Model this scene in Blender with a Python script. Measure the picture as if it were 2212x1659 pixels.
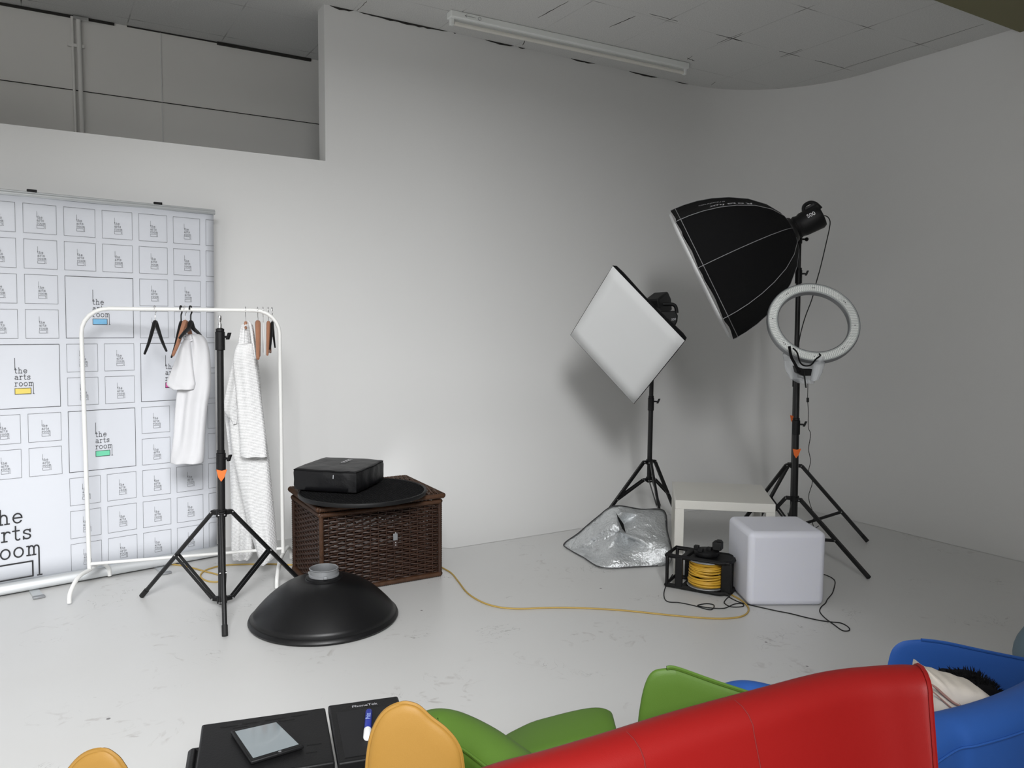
import bpy, bmesh, math, random
from math import sin, cos, pi, radians, sqrt, atan2
from mathutils import Vector as V, Matrix, noise
random.seed(7)
scene = bpy.context.scene
for o in list(bpy.data.objects): bpy.data.objects.remove(o)
COL = scene.collection

# ------------------------------------------------------------------ camera
FPX, CH = 1700.0, 1.43
_y, _p, _r = radians(31), radians(4.3), radians(.4)
FW = V((sin(_y)*cos(_p), cos(_y)*cos(_p), -sin(_p)))
_rt = V((cos(_y), -sin(_y), 0)); _up = _rt.cross(FW)
RT = _rt*cos(_r) + _up*sin(_r); UP = -_rt*sin(_r) + _up*cos(_r)
CAM = V((0, 0, CH))
cd = bpy.data.cameras.new('camera'); cam = bpy.data.objects.new('camera', cd); COL.objects.link(cam)
cd.sensor_width = 36; cd.lens = 36*FPX/2212; cd.clip_start = .05; cd.clip_end = 60
cam.matrix_world = Matrix.Translation(CAM) @ Matrix((RT, UP, -FW)).transposed().to_4x4()
scene.camera = cam
HF = V((sin(_y), cos(_y), 0)); HR = V((cos(_y), -sin(_y), 0)); ZZ = V((0, 0, 1))

def ray(x, y): return FW + RT*((x-1106)/FPX) - UP*((y-829.5)/FPX)
def P(x, y, D):                       # the point seen at (x, y) that lies D metres ahead
    d = ray(x, y); return CAM + d*(D/d.dot(HF))
def F(x, y, z=0.0):                   # the point seen at (x, y) that lies at height z
    d = ray(x, y); return CAM + d*((z-CH)/d.z)

# ------------------------------------------------------------------ light, exposure
w = bpy.data.worlds.new('world'); scene.world = w; w.use_nodes = True
w.node_tree.nodes['Background'].inputs[0].default_value = (.80, .88, 1, 1)
w.node_tree.nodes['Background'].inputs[1].default_value = .55
scene.view_settings.view_transform = 'Standard'; scene.view_settings.look = 'None'
scene.view_settings.gamma = 1; scene.view_settings.use_curve_mapping = False
scene.view_settings.exposure = 0.0
def area(name, loc, aim, sx, sy, power, col):
    l = bpy.data.lights.new(name, 'AREA'); l.shape = 'RECTANGLE'; l.size = sx; l.size_y = sy
    l.energy = power; l.color = col
    o = bpy.data.objects.new(name, l); COL.objects.link(o); o.location = loc
    o.rotation_euler = (V(aim)-V(loc)).to_track_quat('-Z', 'Y').to_euler()
    return o
area('added_rear_daylight', (-.95, -3.8, 4.8), (.2, 4.0, 1.0), 2.8, 2.2, 930, (.985, .99, 1))  # added area light, stands for an invented high window out of view

# ------------------------------------------------------------------ materials
MATS = {}
def mat(name, col, rough=.5, metal=0., bump=0., bscale=50., var=0., vscale=5., spec=.5, sheen=0., coat=0., trans=0., alpha=1., sss=0., emis=None, detail=3.):
    if name in MATS: return MATS[name]
    m = bpy.data.materials.new(name); m.use_nodes = True; nt = m.node_tree; b = nt.nodes['Principled BSDF']
    b.inputs['Base Color'].default_value = (*col, 1); b.inputs['Roughness'].default_value = rough
    b.inputs['Metallic'].default_value = metal; b.inputs['Specular IOR Level'].default_value = spec
    b.inputs['Sheen Weight'].default_value = sheen; b.inputs['Coat Weight'].default_value = coat
    b.inputs['Transmission Weight'].default_value = trans; b.inputs['Alpha'].default_value = alpha
    if sss: b.inputs['Subsurface Weight'].default_value = sss; b.inputs['Subsurface Radius'].default_value = (.05, .05, .06)
    if emis: b.inputs['Emission Color'].default_value = (*emis[:3], 1); b.inputs['Emission Strength'].default_value = emis[3]
    tc = nt.nodes.new('ShaderNodeTexCoord')
    if bump:
        n = nt.nodes.new('ShaderNodeTexNoise'); n.inputs['Scale'].default_value = bscale; n.inputs['Detail'].default_value = detail
        bp = nt.nodes.new('ShaderNodeBump'); bp.inputs['Strength'].default_value = bump; bp.inputs['Distance'].default_value = .01
        nt.links.new(tc.outputs['Object'], n.inputs['Vector']); nt.links.new(n.outputs[0], bp.inputs['Height'])
        nt.links.new(bp.outputs[0], b.inputs['Normal'])
    if var:
        n = nt.nodes.new('ShaderNodeTexNoise'); n.inputs['Scale'].default_value = vscale; n.inputs['Detail'].default_value = 4
        r = nt.nodes.new('ShaderNodeMapRange'); r.inputs['To Min'].default_value = 1-var; r.inputs['To Max'].default_value = 1+var
        mx = nt.nodes.new('ShaderNodeVectorMath'); mx.operation = 'SCALE'; mx.inputs[0].default_value = col
        nt.links.new(tc.outputs['Object'], n.inputs['Vector']); nt.links.new(n.outputs[0], r.inputs[0])
        nt.links.new(r.outputs[0], mx.inputs['Scale']); nt.links.new(mx.outputs[0], b.inputs['Base Color'])
    MATS[name] = m; return m
def srgb(h):
    c = [int(h[i:i+2], 16)/255 for i in (0, 2, 4)]
    return tuple(x/12.92 if x <= .04045 else ((x+.055)/1.055)**2.4 for x in c)

def floor_mat():
    m = mat('painted_floor', (.63, .63, .62), .38, bump=.10, bscale=6); nt = m.node_tree; L = nt.links; b = nt.nodes['Principled BSDF']
    tc = nt.nodes.new('ShaderNodeTexCoord')
    def nz(s, d=5, dist=0, off=(0, 0, 0)):
        mp = nt.nodes.new('ShaderNodeMapping'); mp.inputs['Location'].default_value = off; L.new(tc.outputs['Object'], mp.inputs[0])
        n = nt.nodes.new('ShaderNodeTexNoise'); n.inputs['Scale'].default_value = s; n.inputs['Detail'].default_value = d
        n.inputs['Distortion'].default_value = dist; L.new(mp.outputs[0], n.inputs['Vector']); return n.outputs[0]
    def mr(i, a, b_, c=0., d=1.):
        r = nt.nodes.new('ShaderNodeMapRange'); r.inputs[1].default_value = a; r.inputs[2].default_value = b_
        r.inputs[3].default_value = c; r.inputs[4].default_value = d; L.new(i, r.inputs[0]); return r.outputs[0]
    def mul(a, b_):
        k = nt.nodes.new('ShaderNodeMath'); k.operation = 'MULTIPLY'; L.new(a, k.inputs[0])
        if isinstance(b_, float): k.inputs[1].default_value = b_
        else: L.new(b_, k.inputs[1])
        return k.outputs[0]
    def mix(fac, c1, c2):
        k = nt.nodes.new('ShaderNodeMix'); k.data_type = 'RGBA'; L.new(fac, k.inputs[0])
        if isinstance(c1, tuple): k.inputs[6].default_value = (*c1, 1)
        else: L.new(c1, k.inputs[6])
        k.inputs[7].default_value = (*c2, 1); return k.outputs[2]
    # broad grime, smeared scuffs where the paint has worn, thin dark scratches, specks
    grime = mr(nz(1.3), .45, .75, 0, .22)
    scuff = mul(mr(nz(9, 9, 2.2), .58, .72), mr(nz(2.2, 2, 0, (4, 2, 0)), .56, .64))
    crack = mul(mr(nz(5, 8, 2.5, (9, 1, 0)), .495, .5), mr(nz(5, 8, 2.5, (9, 1, 0)), .505, .5))
    crack = mul(crack, mr(nz(2.4, 3, 0, (3, 7, 0)), .60, .66))
    vo = nt.nodes.new('ShaderNodeTexVoronoi'); vo.inputs['Scale'].default_value = 5.0; L.new(tc.outputs['Object'], vo.inputs['Vector'])
    speck = mr(vo.outputs['Distance'], .045, .03)
    vc = nt.nodes.new('ShaderNodeSeparateColor'); L.new(vo.outputs['Color'], vc.inputs[0])
    speck = mul(speck, mr(vc.outputs[0], .62, .64))
    c = mix(grime, (.63, .63, .62), (.56, .55, .52))
    c = mix(mul(scuff, .45), c, (.30, .27, .25)); c = mix(mul(crack, .8), c, (.10, .09, .08)); c = mix(mul(speck, .85), c, (.07, .06, .06))
    L.new(c, b.inputs['Base Color'])
    return m
def ceil_mat():
    m = mat('ceiling_tile', (.60, .60, .59), .9, bump=.25, bscale=90); nt = m.node_tree; L = nt.links; b = nt.nodes['Principled BSDF']
    tc = nt.nodes.new('ShaderNodeTexCoord'); sp = nt.nodes.new('ShaderNodeSeparateXYZ'); L.new(tc.outputs['Object'], sp.inputs[0])
    def line(sock, off, pitch, width):
        a = nt.nodes.new('ShaderNodeMath'); a.operation = 'SUBTRACT'; L.new(sock, a.inputs[0]); a.inputs[1].default_value = off
        p = nt.nodes.new('ShaderNodeMath'); p.operation = 'PINGPONG'; L.new(a.outputs[0], p.inputs[0]); p.inputs[1].default_value = pitch/2
        r = nt.nodes.new('ShaderNodeMapRange'); L.new(p.outputs[0], r.inputs[0]); r.inputs[1].default_value = width; r.inputs[2].default_value = width*.3
        return r.outputs[0]
    l1 = line(sp.outputs[0], 0.0, .627, .006); l2 = line(sp.outputs[1], 0.0, .64, .006)
    # the lines read strongest where four tiles meet
    n1 = line(sp.outputs[0], 0.0, .627, .13); n2 = line(sp.outputs[1], 0.0, .64, .13)
    def op(o, a, c):
        k = nt.nodes.new('ShaderNodeMath'); k.operation = o
        for i, q in enumerate((a, c)):
            if isinstance(q, (int, float)): k.inputs[i].default_value = q
            else: L.new(q, k.inputs[i])
        return k.outputs[0]
    nn = nt.nodes.new('ShaderNodeTexNoise'); nn.inputs['Scale'].default_value = 2.2; L.new(tc.outputs['Object'], nn.inputs['Vector'])
    nr = nt.nodes.new('ShaderNodeMapRange'); L.new(nn.outputs[0], nr.inputs[0]); nr.inputs[1].default_value = .42; nr.inputs[2].default_value = .62; nr.inputs[3].default_value = .12
    fac = op('MULTIPLY', op('MAXIMUM', op('MULTIPLY', l1, op('MAXIMUM', n2, .22)), op('MULTIPLY', l2, op('MAXIMUM', n1, .22))), nr.outputs[0])
    k = nt.nodes.new('ShaderNodeMix'); k.data_type = 'RGBA'; L.new(fac, k.inputs[0]); k.inputs[6].default_value = (.68, .68, .665, 1); k.inputs[7].default_value = (.05, .045, .04, 1)
    sn = nt.nodes.new('ShaderNodeTexNoise'); sn.inputs['Scale'].default_value = 120; L.new(tc.outputs['Object'], sn.inputs['Vector'])
    sr = nt.nodes.new('ShaderNodeMapRange'); L.new(sn.outputs[0], sr.inputs[0]); sr.inputs[1].default_value = .3; sr.inputs[2].default_value = .7; sr.inputs[3].default_value = .9; sr.inputs[4].default_value = 1.05
    ml = nt.nodes.new('ShaderNodeVectorMath'); ml.operation = 'SCALE'; L.new(k.outputs[2], ml.inputs[0]); L.new(sr.outputs[0], ml.inputs['Scale'])
    L.new(ml.outputs[0], b.inputs['Base Color']); return m

M_WALL = mat('white_wall_paint', (.75, .75, .74), .55, bump=.05, bscale=4)
M_REAR = mat('rear_room_paint', (.30, .29, .27), .7, bump=.05, bscale=4)
M_WALL2 = mat('recess_panel_paint', (.82, .81, .78), .7, bump=.05, bscale=5)
M_GAP = mat('dark_gap', (.03, .028, .025), .9)
M_FLOOR = floor_mat(); M_CEIL = ceil_mat()
M_OLIVE = mat('olive_board', (.20, .185, .10), .8, bump=.1, bscale=30)
M_BLKMETAL = mat('black_metal', (.0055, .0055, .006), .42, bump=.03, bscale=200)
M_BLKPLAS = mat('black_plastic', (.006, .006, .0065), .5, bump=.08, bscale=180, spec=.3)
M_DISH = mat('black_dish_paint', (.0045, .0045, .005), .40, bump=.04, bscale=300, spec=.35)
M_BLKFAB = mat('black_fabric', (.0045, .0045, .005), .8, bump=.25, bscale=25, spec=.18)
M_BLKNYL = mat('black_nylon', (.0045, .0045, .0055), .45, bump=.9, bscale=9, spec=.35, detail=4)
M_MESH = mat('black_honeycomb', (.004, .004, .0045), .8, spec=.2)
M_CHROME = mat('chrome', (.75, .75, .75), .22, 1.)
M_RIVET = mat('dull_rivet', (.40, .40, .40), .5, .4)
M_GREYMET = mat('grey_metal', (.30, .31, .32), .45, .5)
M_ALU = mat('aluminium', (.62, .64, .65), .38, .6)
M_WHITETUBE = mat('white_tube', (.78, .78, .76), .4)
M_CLOTH = mat('white_cotton', (.66, .66, .675), .9, bump=.5, bscale=9, spec=.1)
M_CANVAS = mat('banner_canvas', (.66, .68, .725), .5, bump=.02, bscale=2)
M_INK = mat('black_ink', (.02, .02, .022), .6)
M_CYAN = mat('cyan_ink', srgb('7DB9DF'), .5); M_YELI = mat('yellow_ink', srgb('E5D06A'), .5)
M_PINK = mat('pink_ink', srgb('D0559B'), .5); M_MINT = mat('green_ink', srgb('74D0AA'), .5)
M_WICKER = mat('brown_wicker', (.034, .0150, .0085), .5, bump=.3, bscale=60, var=.5, vscale=16, spec=.35)
M_WICKER2 = mat('light_brown_wicker', (.060, .027, .013), .5, bump=.3, bscale=60, var=.55, vscale=26, spec=.35)
M_LEATHER = mat('dark_leather', (.03, .014, .010), .5)
M_DIFF = mat('white_diffuser', (.74, .75, .75), .85, bump=.35, bscale=5, spec=.2)
M_PIPING = mat('grey_piping', (.30, .30, .31), .6)
M_SILVER = mat('silver_fabric', (.66, .68, .69), .30, .65, bump=1.0, bscale=60, detail=7)
M_LACK = mat('white_laminate', (.70, .69, .64), .45)
M_CUBE = mat('translucent_plastic', (.74, .75, .82), .5, sss=.35, bump=.03, bscale=8)
M_YCABLE = mat('yellow_cable', (.62, .36, .03), .5, var=.15, vscale=10)
M_YFLOOR = mat('dusty_yellow_cable', (.46, .31, .08), .6, var=.15, vscale=4)
M_RUBBER = mat('black_rubber', (.006, .006, .006), .7)
M_ORANGE = mat('orange_tape', (.85, .17, .03), .6)
M_WOOD = mat('hanger_wood', (.36, .17, .10), .5, var=.2, vscale=12)
M_LED = mat('frosted_led_cover', (.50, .53, .52), .35, spec=.5)
M_LEDCHIP = mat('led_chip', (.93, .95, .93), .3)
M_BAG = mat('clear_polythene', (.80, .83, .86), .25, alpha=.42, bump=.8, bscale=25)
M_RED = mat('red_upholstery', (.23, .0053, .0046), .5, bump=.06, bscale=500, spec=.3)
M_GREEN = mat('green_upholstery', (.070, .142, .018), .55, bump=.06, bscale=500, spec=.3)
M_BLUE = mat('blue_upholstery', (.026, .105, .39), .55, bump=.06, bscale=500, spec=.3)
M_YELLOW = mat('yellow_upholstery', (.28, .150, .028), .55, bump=.06, bscale=500, spec=.3)
M_PILLOW = mat('cream_linen', (.72, .66, .58), .9, bump=.3, bscale=20)
M_FUR = mat('black_fur', (.006, .006, .007), .95, spec=.2)
M_SCREEN = mat('tablet_glass_painted_reflection', (.22, .26, .28), .08, spec=.9, coat=.6)  # pale grey-blue of the reflection is put into the base colour
M_BLUEP = mat('blue_plastic', (.010, .030, .36), .35); M_WHITEP = mat('white_plastic', (.80, .80, .80), .4)
M_TUBE = mat('fluorescent_glass', (.78, .76, .70), .3); M_FIT = mat('fitting_enamel', (.86, .88, .86), .45)
M_LETTER = mat('white_print', (.72, .72, .74), .6); M_LETTERG = mat('grey_print', (.42, .42, .44), .6)

# ------------------------------------------------------------------ mesh builder
class MB:
    def __init__(s): s.v = []; s.f = []; s.m = []
    def add(s, vs, fs, mi=0):
        n = len(s.v); s.v += [V(x) for x in vs]; s.f += [tuple(i+n for i in f) for f in fs]; s.m += [mi]*len(fs); return s
    def box(s, c, sx, sy, sz, ax=None, mi=0):      # centre, full sizes, axes
        c = V(c); X, Y, Z = ax if ax else (V((1, 0, 0)), V((0, 1, 0)), V((0, 0, 1)))
        vs = [c + X*(sx/2*a) + Y*(sy/2*b) + Z*(sz/2*d) for d in (-1, 1) for b in (-1, 1) for a in (-1, 1)]
        return s.add(vs, [(0, 2, 3, 1), (4, 5, 7, 6), (0, 1, 5, 4), (2, 6, 7, 3), (0, 4, 6, 2), (1, 3, 7, 5)], mi)
    def bb(s, a, b, mi=0):
        return s.box([(a[i]+b[i])/2 for i in range(3)], *[abs(b[i]-a[i]) for i in range(3)], mi=mi)
    def tube(s, pts, r, n=10, closed=False, mi=0, caps=True, flat=None):
        pts = [V(p) for p in pts]; N = len(pts); R = r if isinstance(r, (list, tuple)) else [r]*N
        def tan(i):
            if closed: return (pts[(i+1) % N]-pts[i-1]).normalized()
            return (pts[min(i+1, N-1)]-pts[max(i-1, 0)]).normalized()
        t = tan(0); u = t.orthogonal().normalized()
        if flat is not None:
            u = (flat - t*flat.dot(t)).normalized()
        rings = []
        for i in range(N):
            t = tan(i); u = (u - t*u.dot(t)).normalized(); w_ = t.cross(u)
            rings.append([pts[i] + (u*cos(2*pi*k/n) + w_*sin(2*pi*k/n))*R[i] for k in range(n)])
        vs = [p for q in rings for p in q]; fs = []
        for i in range(N if closed else N-1):
            j = (i+1) % N
            for k in range(n): fs.append((i*n+k, i*n+(k+1) % n, j*n+(k+1) % n, j*n+k))
        if caps and not closed:
            fs.append(tuple(range(n-1, -1, -1))); fs.append(tuple((N-1)*n+k for k in range(n)))
        return s.add(vs, fs, mi)
    def bar(s, a, b, w_, h, side=None, mi=0):       # rectangular bar from a to b
        a, b = V(a), V(b); t = (b-a).normalized(); sd = V(side) if side else ZZ
        u = (sd - t*sd.dot(t))
        if u.length < 1e-4: u = t.orthogonal()
        u.normalize(); q = t.cross(u)
        return s.box((a+b)/2, w_, h, (b-a).length, (u, q, t), mi)
    def lathe(s, prof, o, axis=ZZ, n=32, mi=0, ref=None):   # prof: (r, h) list
        o = V(o); axis = V(axis).normalized(); u = V(ref).normalized() if ref else axis.orthogonal().normalized(); q = axis.cross(u)
        vs = []; fs = []
        for r, h in prof:
            for k in range(n):
                a = 2*pi*k/n; vs.append(o + axis*h + (u*cos(a)+q*sin(a))*max(r, 1e-4))
        for i in range(len(prof)-1):
            for k in range(n): fs.append((i*n+k, i*n+(k+1) % n, (i+1)*n+(k+1) % n, (i+1)*n+k))
        return s.add(vs, fs, mi)
    def cyl(s, a, b, r, n=16, mi=0, r2=None): return s.tube([a, b], [r, r if r2 is None else r2], n, mi=mi)
    def grid(s, rows, mi=0, closed_u=False):
        nu = len(rows[0]); vs = [p for r in rows for p in r]; fs = []
        for i in range(len(rows)-1):
            for k in range(nu if closed_u else nu-1):
                k2 = (k+1) % nu; fs.append((i*nu+k, i*nu+k2, (i+1)*nu+k2, (i+1)*nu+k))
        return s.add(vs, fs, mi)
    def prism(s, poly, off, mi=0):                  # polygon (3D points) extruded by vector
        poly = [V(p) for p in poly]; off = V(off); n = len(poly)
        return s.add(poly+[p+off for p in poly], [tuple(range(n-1, -1, -1)), tuple(range(n, 2*n))] + [(i, (i+1) % n, n+(i+1) % n, n+i) for i in range(n)], mi)
    def ball(s, c, r, n=12, mi=0, sc=(1, 1, 1)):
        c = V(c); rows = []
        for i in range(n//2+1):
            t = pi*i/(n//2)
            rows.append([c + V((r*sc[0]*max(sin(t), .001)*cos(2*pi*k/n), r*sc[1]*max(sin(t), .001)*sin(2*pi*k/n), r*sc[2]*cos(t))) for k in range(n)])
        return s.grid(rows, mi, True)
    def build(s, name, mats, parent=None, smooth=True, bevel=0, seg=2, angle=40, sub=0, origin=None, solid=0):
        me = bpy.data.meshes.new(name)
        if origin is None:
            origin = V(parent.location) if parent is not None else V(((min(p.x for p in s.v)+max(p.x for p in s.v))/2, (min(p.y for p in s.v)+max(p.y for p in s.v))/2, min(p.z for p in s.v)))
        if parent is not None and parent.parent is not None: origin = V(parent.location) + V(parent.parent.location)
        me.from_pydata([tuple(p-V(origin)) for p in s.v], [], s.f)
        for m in (mats if isinstance(mats, (list, tuple)) else [mats]): me.materials.append(m)
        me.polygons.foreach_set('material_index', s.m)
        bm = bmesh.new(); bm.from_mesh(me); bmesh.ops.recalc_face_normals(bm, faces=bm.faces); bm.to_mesh(me); bm.free()
        if smooth:
            me.polygons.foreach_set('use_smooth', [True]*len(me.polygons)); me.set_sharp_from_angle(angle=radians(angle))
        o = bpy.data.objects.new(name, me); COL.objects.link(o)
        if parent is None: o.location = origin
        else: o.parent = parent
        if solid:
            d = o.modifiers.new('s', 'SOLIDIFY'); d.thickness = solid; d.offset = 0
        if bevel:
            d = o.modifiers.new('b', 'BEVEL'); d.width = bevel; d.segments = seg; d.limit_method = 'ANGLE'; d.angle_limit = radians(35); d.harden_normals = False
            if smooth: me.polygons.foreach_set('use_smooth', [True]*len(me.polygons))
        if sub:
            d = o.modifiers.new('d', 'SUBSURF'); d.levels = d.render_levels = sub
        return o
def tag(o, label, cat, group=None, kind=None):
    o['label'] = label; o['category'] = cat
    if group: o['group'] = group
    if kind: o['kind'] = kind
    return o
def thing(name, loc, label, cat, group=None):
    e = bpy.data.objects.new(name, None); COL.objects.link(e); e.location = loc; e.empty_display_size = .1
    return tag(e, label, cat, group)
def struct(o): o['kind'] = 'structure'; return o
def spline(pts, k=6, closed=False):                 # Catmull-Rom
    pts = [V(p) for p in pts]; n = len(pts); out = []
    for i in range(n if closed else n-1):
        g = lambda j: pts[j % n] if closed else pts[max(0, min(n-1, j))]
        a, b, c, d = g(i-1), g(i), g(i+1), g(i+2)
        for j in range(k):
            t = j/k; out.append(.5*((2*b)+(c-a)*t+(2*a-5*b+4*c-d)*t*t+(3*b-a-3*c+d)*t**3))
    if not closed: out.append(pts[-1])
    return out
def text(s_, size, o, xd, yd, m, parent, name='lettering', lift=.001, shear=0.0):
    cu = bpy.data.curves.new('t', 'FONT'); cu.body = s_; cu.size = size; cu.align_x = 'CENTER'; cu.align_y = 'CENTER'; cu.shear = shear; cu.offset = size*.012
    to = bpy.data.objects.new('t', cu); COL.objects.link(to)
    dg = bpy.context.evaluated_depsgraph_get(); me = bpy.data.meshes.new_from_object(to.evaluated_get(dg))
    bpy.data.objects.remove(to); mb = MB(); xd, yd = V(xd).normalized(), V(yd).normalized(); zd = xd.cross(yd)
    vs = [V(o) + xd*p.co.x + yd*p.co.y + zd*lift for p in me.vertices]
    mb.add(vs, [tuple(p.vertices) for p in me.polygons]); bpy.data.meshes.remove(me)
    return mb.build(name, m, parent, smooth=False)

# ------------------------------------------------------------------ the room
CZ, WY, WX = 3.5, 5.17, 5.87
struct(MB().bb((-3.5, -4, -.1), (6.5, 6.4, 0)).build('floor', M_FLOOR, smooth=False, origin=(0, 0, 0)))
# studio ceiling, tiled; the room behind the camera is taller
struct(MB().bb((-3.6, .9, CZ), (6.1, 6.4, CZ+.06)).build('ceiling', M_CEIL, smooth=False, origin=(3.735, 4.20, CZ)))
struct(MB().bb((-3.6, -4.1, 6.4), (6.1, .9, 6.46)).bb((-3.6, .84, CZ), (6.1, .9, 6.4)).build('ceiling_rear', M_REAR, smooth=False))
struct(MB().bb((-3.6, .84, 3.14), (.15, .9, CZ)).build('light_cutoff_board', M_REAR, smooth=False))  # added board hanging out of view, shades the upper left back wall
struct(MB().bb((4.4, 1.9, CZ-.035), (WX, 3.0, CZ)).build('trim_1', M_OLIVE, smooth=False))
# lower left part of the back wall and the deep recess above it
struct(MB().bb((-3.5, WY, 0), (1.662, WY+.13, 2.50)).build('wall_back_low', M_WALL, smooth=False))
struct(MB().bb((-3.5, 6.27, 0), (6.5, 6.37, CZ)).build('wall_recess', M_WALL2, smooth=False))
struct(MB().bb((-3.6, -4, 0), (-3.5, 6.4, 6.4)).build('wall_left', M_WALL, smooth=False))
mb = MB()
mb.bb((-3.5, -4.1, 0), (-3.3, -4, 6.4)).bb((1.2, -4.1, 0), (6.0, -4, 6.4)).bb((-3.3, -4.1, 0), (1.2, -4, 3.5)).bb((-3.3, -4.1, 6.2), (1.2, -4, 6.4))
struct(mb.build('wall_rear', M_REAR, smooth=False))
struct(MB().bb((.5, -1.1, 0), (5.9, -1.0, 6.4)).build('light_block_wall', M_REAR, smooth=False))  # added unseen wall, keeps the rear light off the right side
struct(MB().bb((WX, -4.1, 0), (WX+.1, 0, 6.4)).build('wall_right_rear', M_REAR, smooth=False))

# the white infinity cove: wall, rounded corner, rounded foot
def cyc(plan, name):                                # plan: (x, y, nx, ny, foot radius)
    rows = []
    for x, y, nx, ny, R in plan:
        row = [V((x+nx*(R+.001), y+ny*(R+.001), .0015))]
        for k in range(1, 13):
            a = k/12*pi/2; row.append(V((x+nx*R*(1-sin(a)), y+ny*R*(1-sin(a)), max(.0015, R*(1-cos(a))))))
        for z in (1.2, 2.0, 2.75, CZ): row.append(V((x, y, z)))
        rows.append(row)
    mb = MB().grid(rows); back = [[p + V((-pl[2], -pl[3], 0))*.12 for p in (r[-1], V((r[-1].x, r[-1].y, .0)))] for r, pl in zip(rows, plan)]
    return struct(mb.build(name, M_CYC, smooth=True, angle=80))
M_CYC = M_WALL
CR, FR = 1.0, .74
pl_ = []
for i in range(24):
    x = 1.662 + (WX-CR-1.662)*i/23; pl_.append((x, WY, 0, -1, FR if x > 2.2 else .10+(FR-.10)*max(0, (x-1.662)/.538)))
for i in range(1, 25):
    a = i/24*pi/2; pl_.append((WX-CR+CR*sin(a), WY-CR+CR*cos(a), -sin(a), -cos(a), FR))
cyc(pl_, 'wall_back')
cyc([(WX, WY-CR-(WY-CR)*i/16, -1, 0, FR) for i in range(17)], 'wall_right')
struct(MB().bb((1.660, WY+.0005, 0), (WX, WY+.13, CZ)).build('wall_back_core', M_WALL, smooth=False))
# recess: panel joints and service pipe
mb = MB()
mb.bb((-3.4, 6.262, 3.005), (6, 6.27, 3.009), 0)
for x in (.815, -2.0): mb.bb((x-.0035, 6.264, 2.4), (x+.0035, 6.27, CZ), 1)
struct(mb.build('trim_2', [M_GAP, M_WALL], smooth=False))
p_ = tag(MB().cyl((.30, 6.24, 2.3), (.30, 6.24, 3.49), .014).cyl((.262, 6.25, 2.3), (.262, 6.25, 3.49), .009).box((.28, 6.25, 3.30), .10, .02, .02).build('service_pipe', M_WALL2), 'thin painted pipe rising up the recess wall at upper left', 'pipe')
p_['label'] = 'thin painted twin pipe running up the recessed wall at upper left'
struct(MB().bb((-3.4, 6.255, CZ-.014), (-.25, 6.27, CZ-.001)).bb((-.15, 6.255, CZ-.016), (.52, 6.27, CZ-.001)).bb((.6, 6.26, CZ-.008), (1.5, 6.27, CZ-.001)).bb((1.2, 6.25, CZ-.02), (1.9, 6.27, CZ-.001)).build('trim_3', M_GAP, smooth=False))
MB().bb((.27, 6.22, CZ-.03), (.36, 6.255, CZ-.012)).build('bright_clip', M_CHROME, p_, smooth=False)
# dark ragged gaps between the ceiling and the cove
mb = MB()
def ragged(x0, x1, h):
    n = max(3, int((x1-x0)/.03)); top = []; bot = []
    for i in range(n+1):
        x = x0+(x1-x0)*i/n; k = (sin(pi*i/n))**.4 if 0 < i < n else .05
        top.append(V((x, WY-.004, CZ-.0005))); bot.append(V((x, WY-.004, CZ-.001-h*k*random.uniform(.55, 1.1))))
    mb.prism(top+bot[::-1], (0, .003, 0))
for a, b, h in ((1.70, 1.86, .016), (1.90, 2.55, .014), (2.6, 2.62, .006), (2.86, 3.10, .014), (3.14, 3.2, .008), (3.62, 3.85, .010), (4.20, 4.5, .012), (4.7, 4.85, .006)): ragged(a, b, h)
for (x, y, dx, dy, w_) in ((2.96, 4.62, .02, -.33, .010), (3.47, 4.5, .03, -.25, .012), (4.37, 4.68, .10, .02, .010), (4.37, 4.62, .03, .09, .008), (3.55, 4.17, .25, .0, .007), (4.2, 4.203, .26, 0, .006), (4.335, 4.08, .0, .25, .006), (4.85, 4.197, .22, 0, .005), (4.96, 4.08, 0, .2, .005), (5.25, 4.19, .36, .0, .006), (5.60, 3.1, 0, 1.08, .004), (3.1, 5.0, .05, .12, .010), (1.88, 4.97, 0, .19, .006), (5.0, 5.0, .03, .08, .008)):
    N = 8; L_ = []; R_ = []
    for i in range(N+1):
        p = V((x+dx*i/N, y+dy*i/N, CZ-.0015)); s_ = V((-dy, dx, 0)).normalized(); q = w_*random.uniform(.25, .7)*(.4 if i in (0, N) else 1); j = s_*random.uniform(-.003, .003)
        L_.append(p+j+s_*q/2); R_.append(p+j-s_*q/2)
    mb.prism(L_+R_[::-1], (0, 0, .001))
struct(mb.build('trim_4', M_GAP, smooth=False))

# ------------------------------------------------------------------ fluorescent batten
a0, a1 = V((2.40, 4.84, CZ)), V((4.47, 4.79, CZ)); d = (a1-a0).normalized(); n = V((-d.y, d.x, 0))
fx = thing('batten_light', (a0+a1)/2, 'long white fluorescent batten fixed to the tiled ceiling', 'ceiling light')
mb = MB(); c = (a0+a1)/2
mb.box(c-ZZ*.022, (a1-a0).length, .075, .044, (d, n, ZZ)); mb.build('housing', M_FIT, fx, bevel=.006)
mb = MB(); mb.box(c-ZZ*.046 + n*.0, (a1-a0).length-.06, .050, .006, (d, n, ZZ)); mb.build('reflector', M_FIT, fx, smooth=False)
for sgn, a in ((1, a0), (-1, a1)): MB().box(a+d*(.02*sgn)-ZZ*.062, .026, .032, .05, (d, n, ZZ)).build('lamp_holder', M_FIT, fx, bevel=.004)
MB().cyl(a0+d*.035-ZZ*.072, a1-d*.035-ZZ*.072, .0135, 16).build('fluorescent_tube', M_TUBE, fx)
mk = MB(); q = a0 + d*.16 - ZZ*.022 - n*.0382
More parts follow.
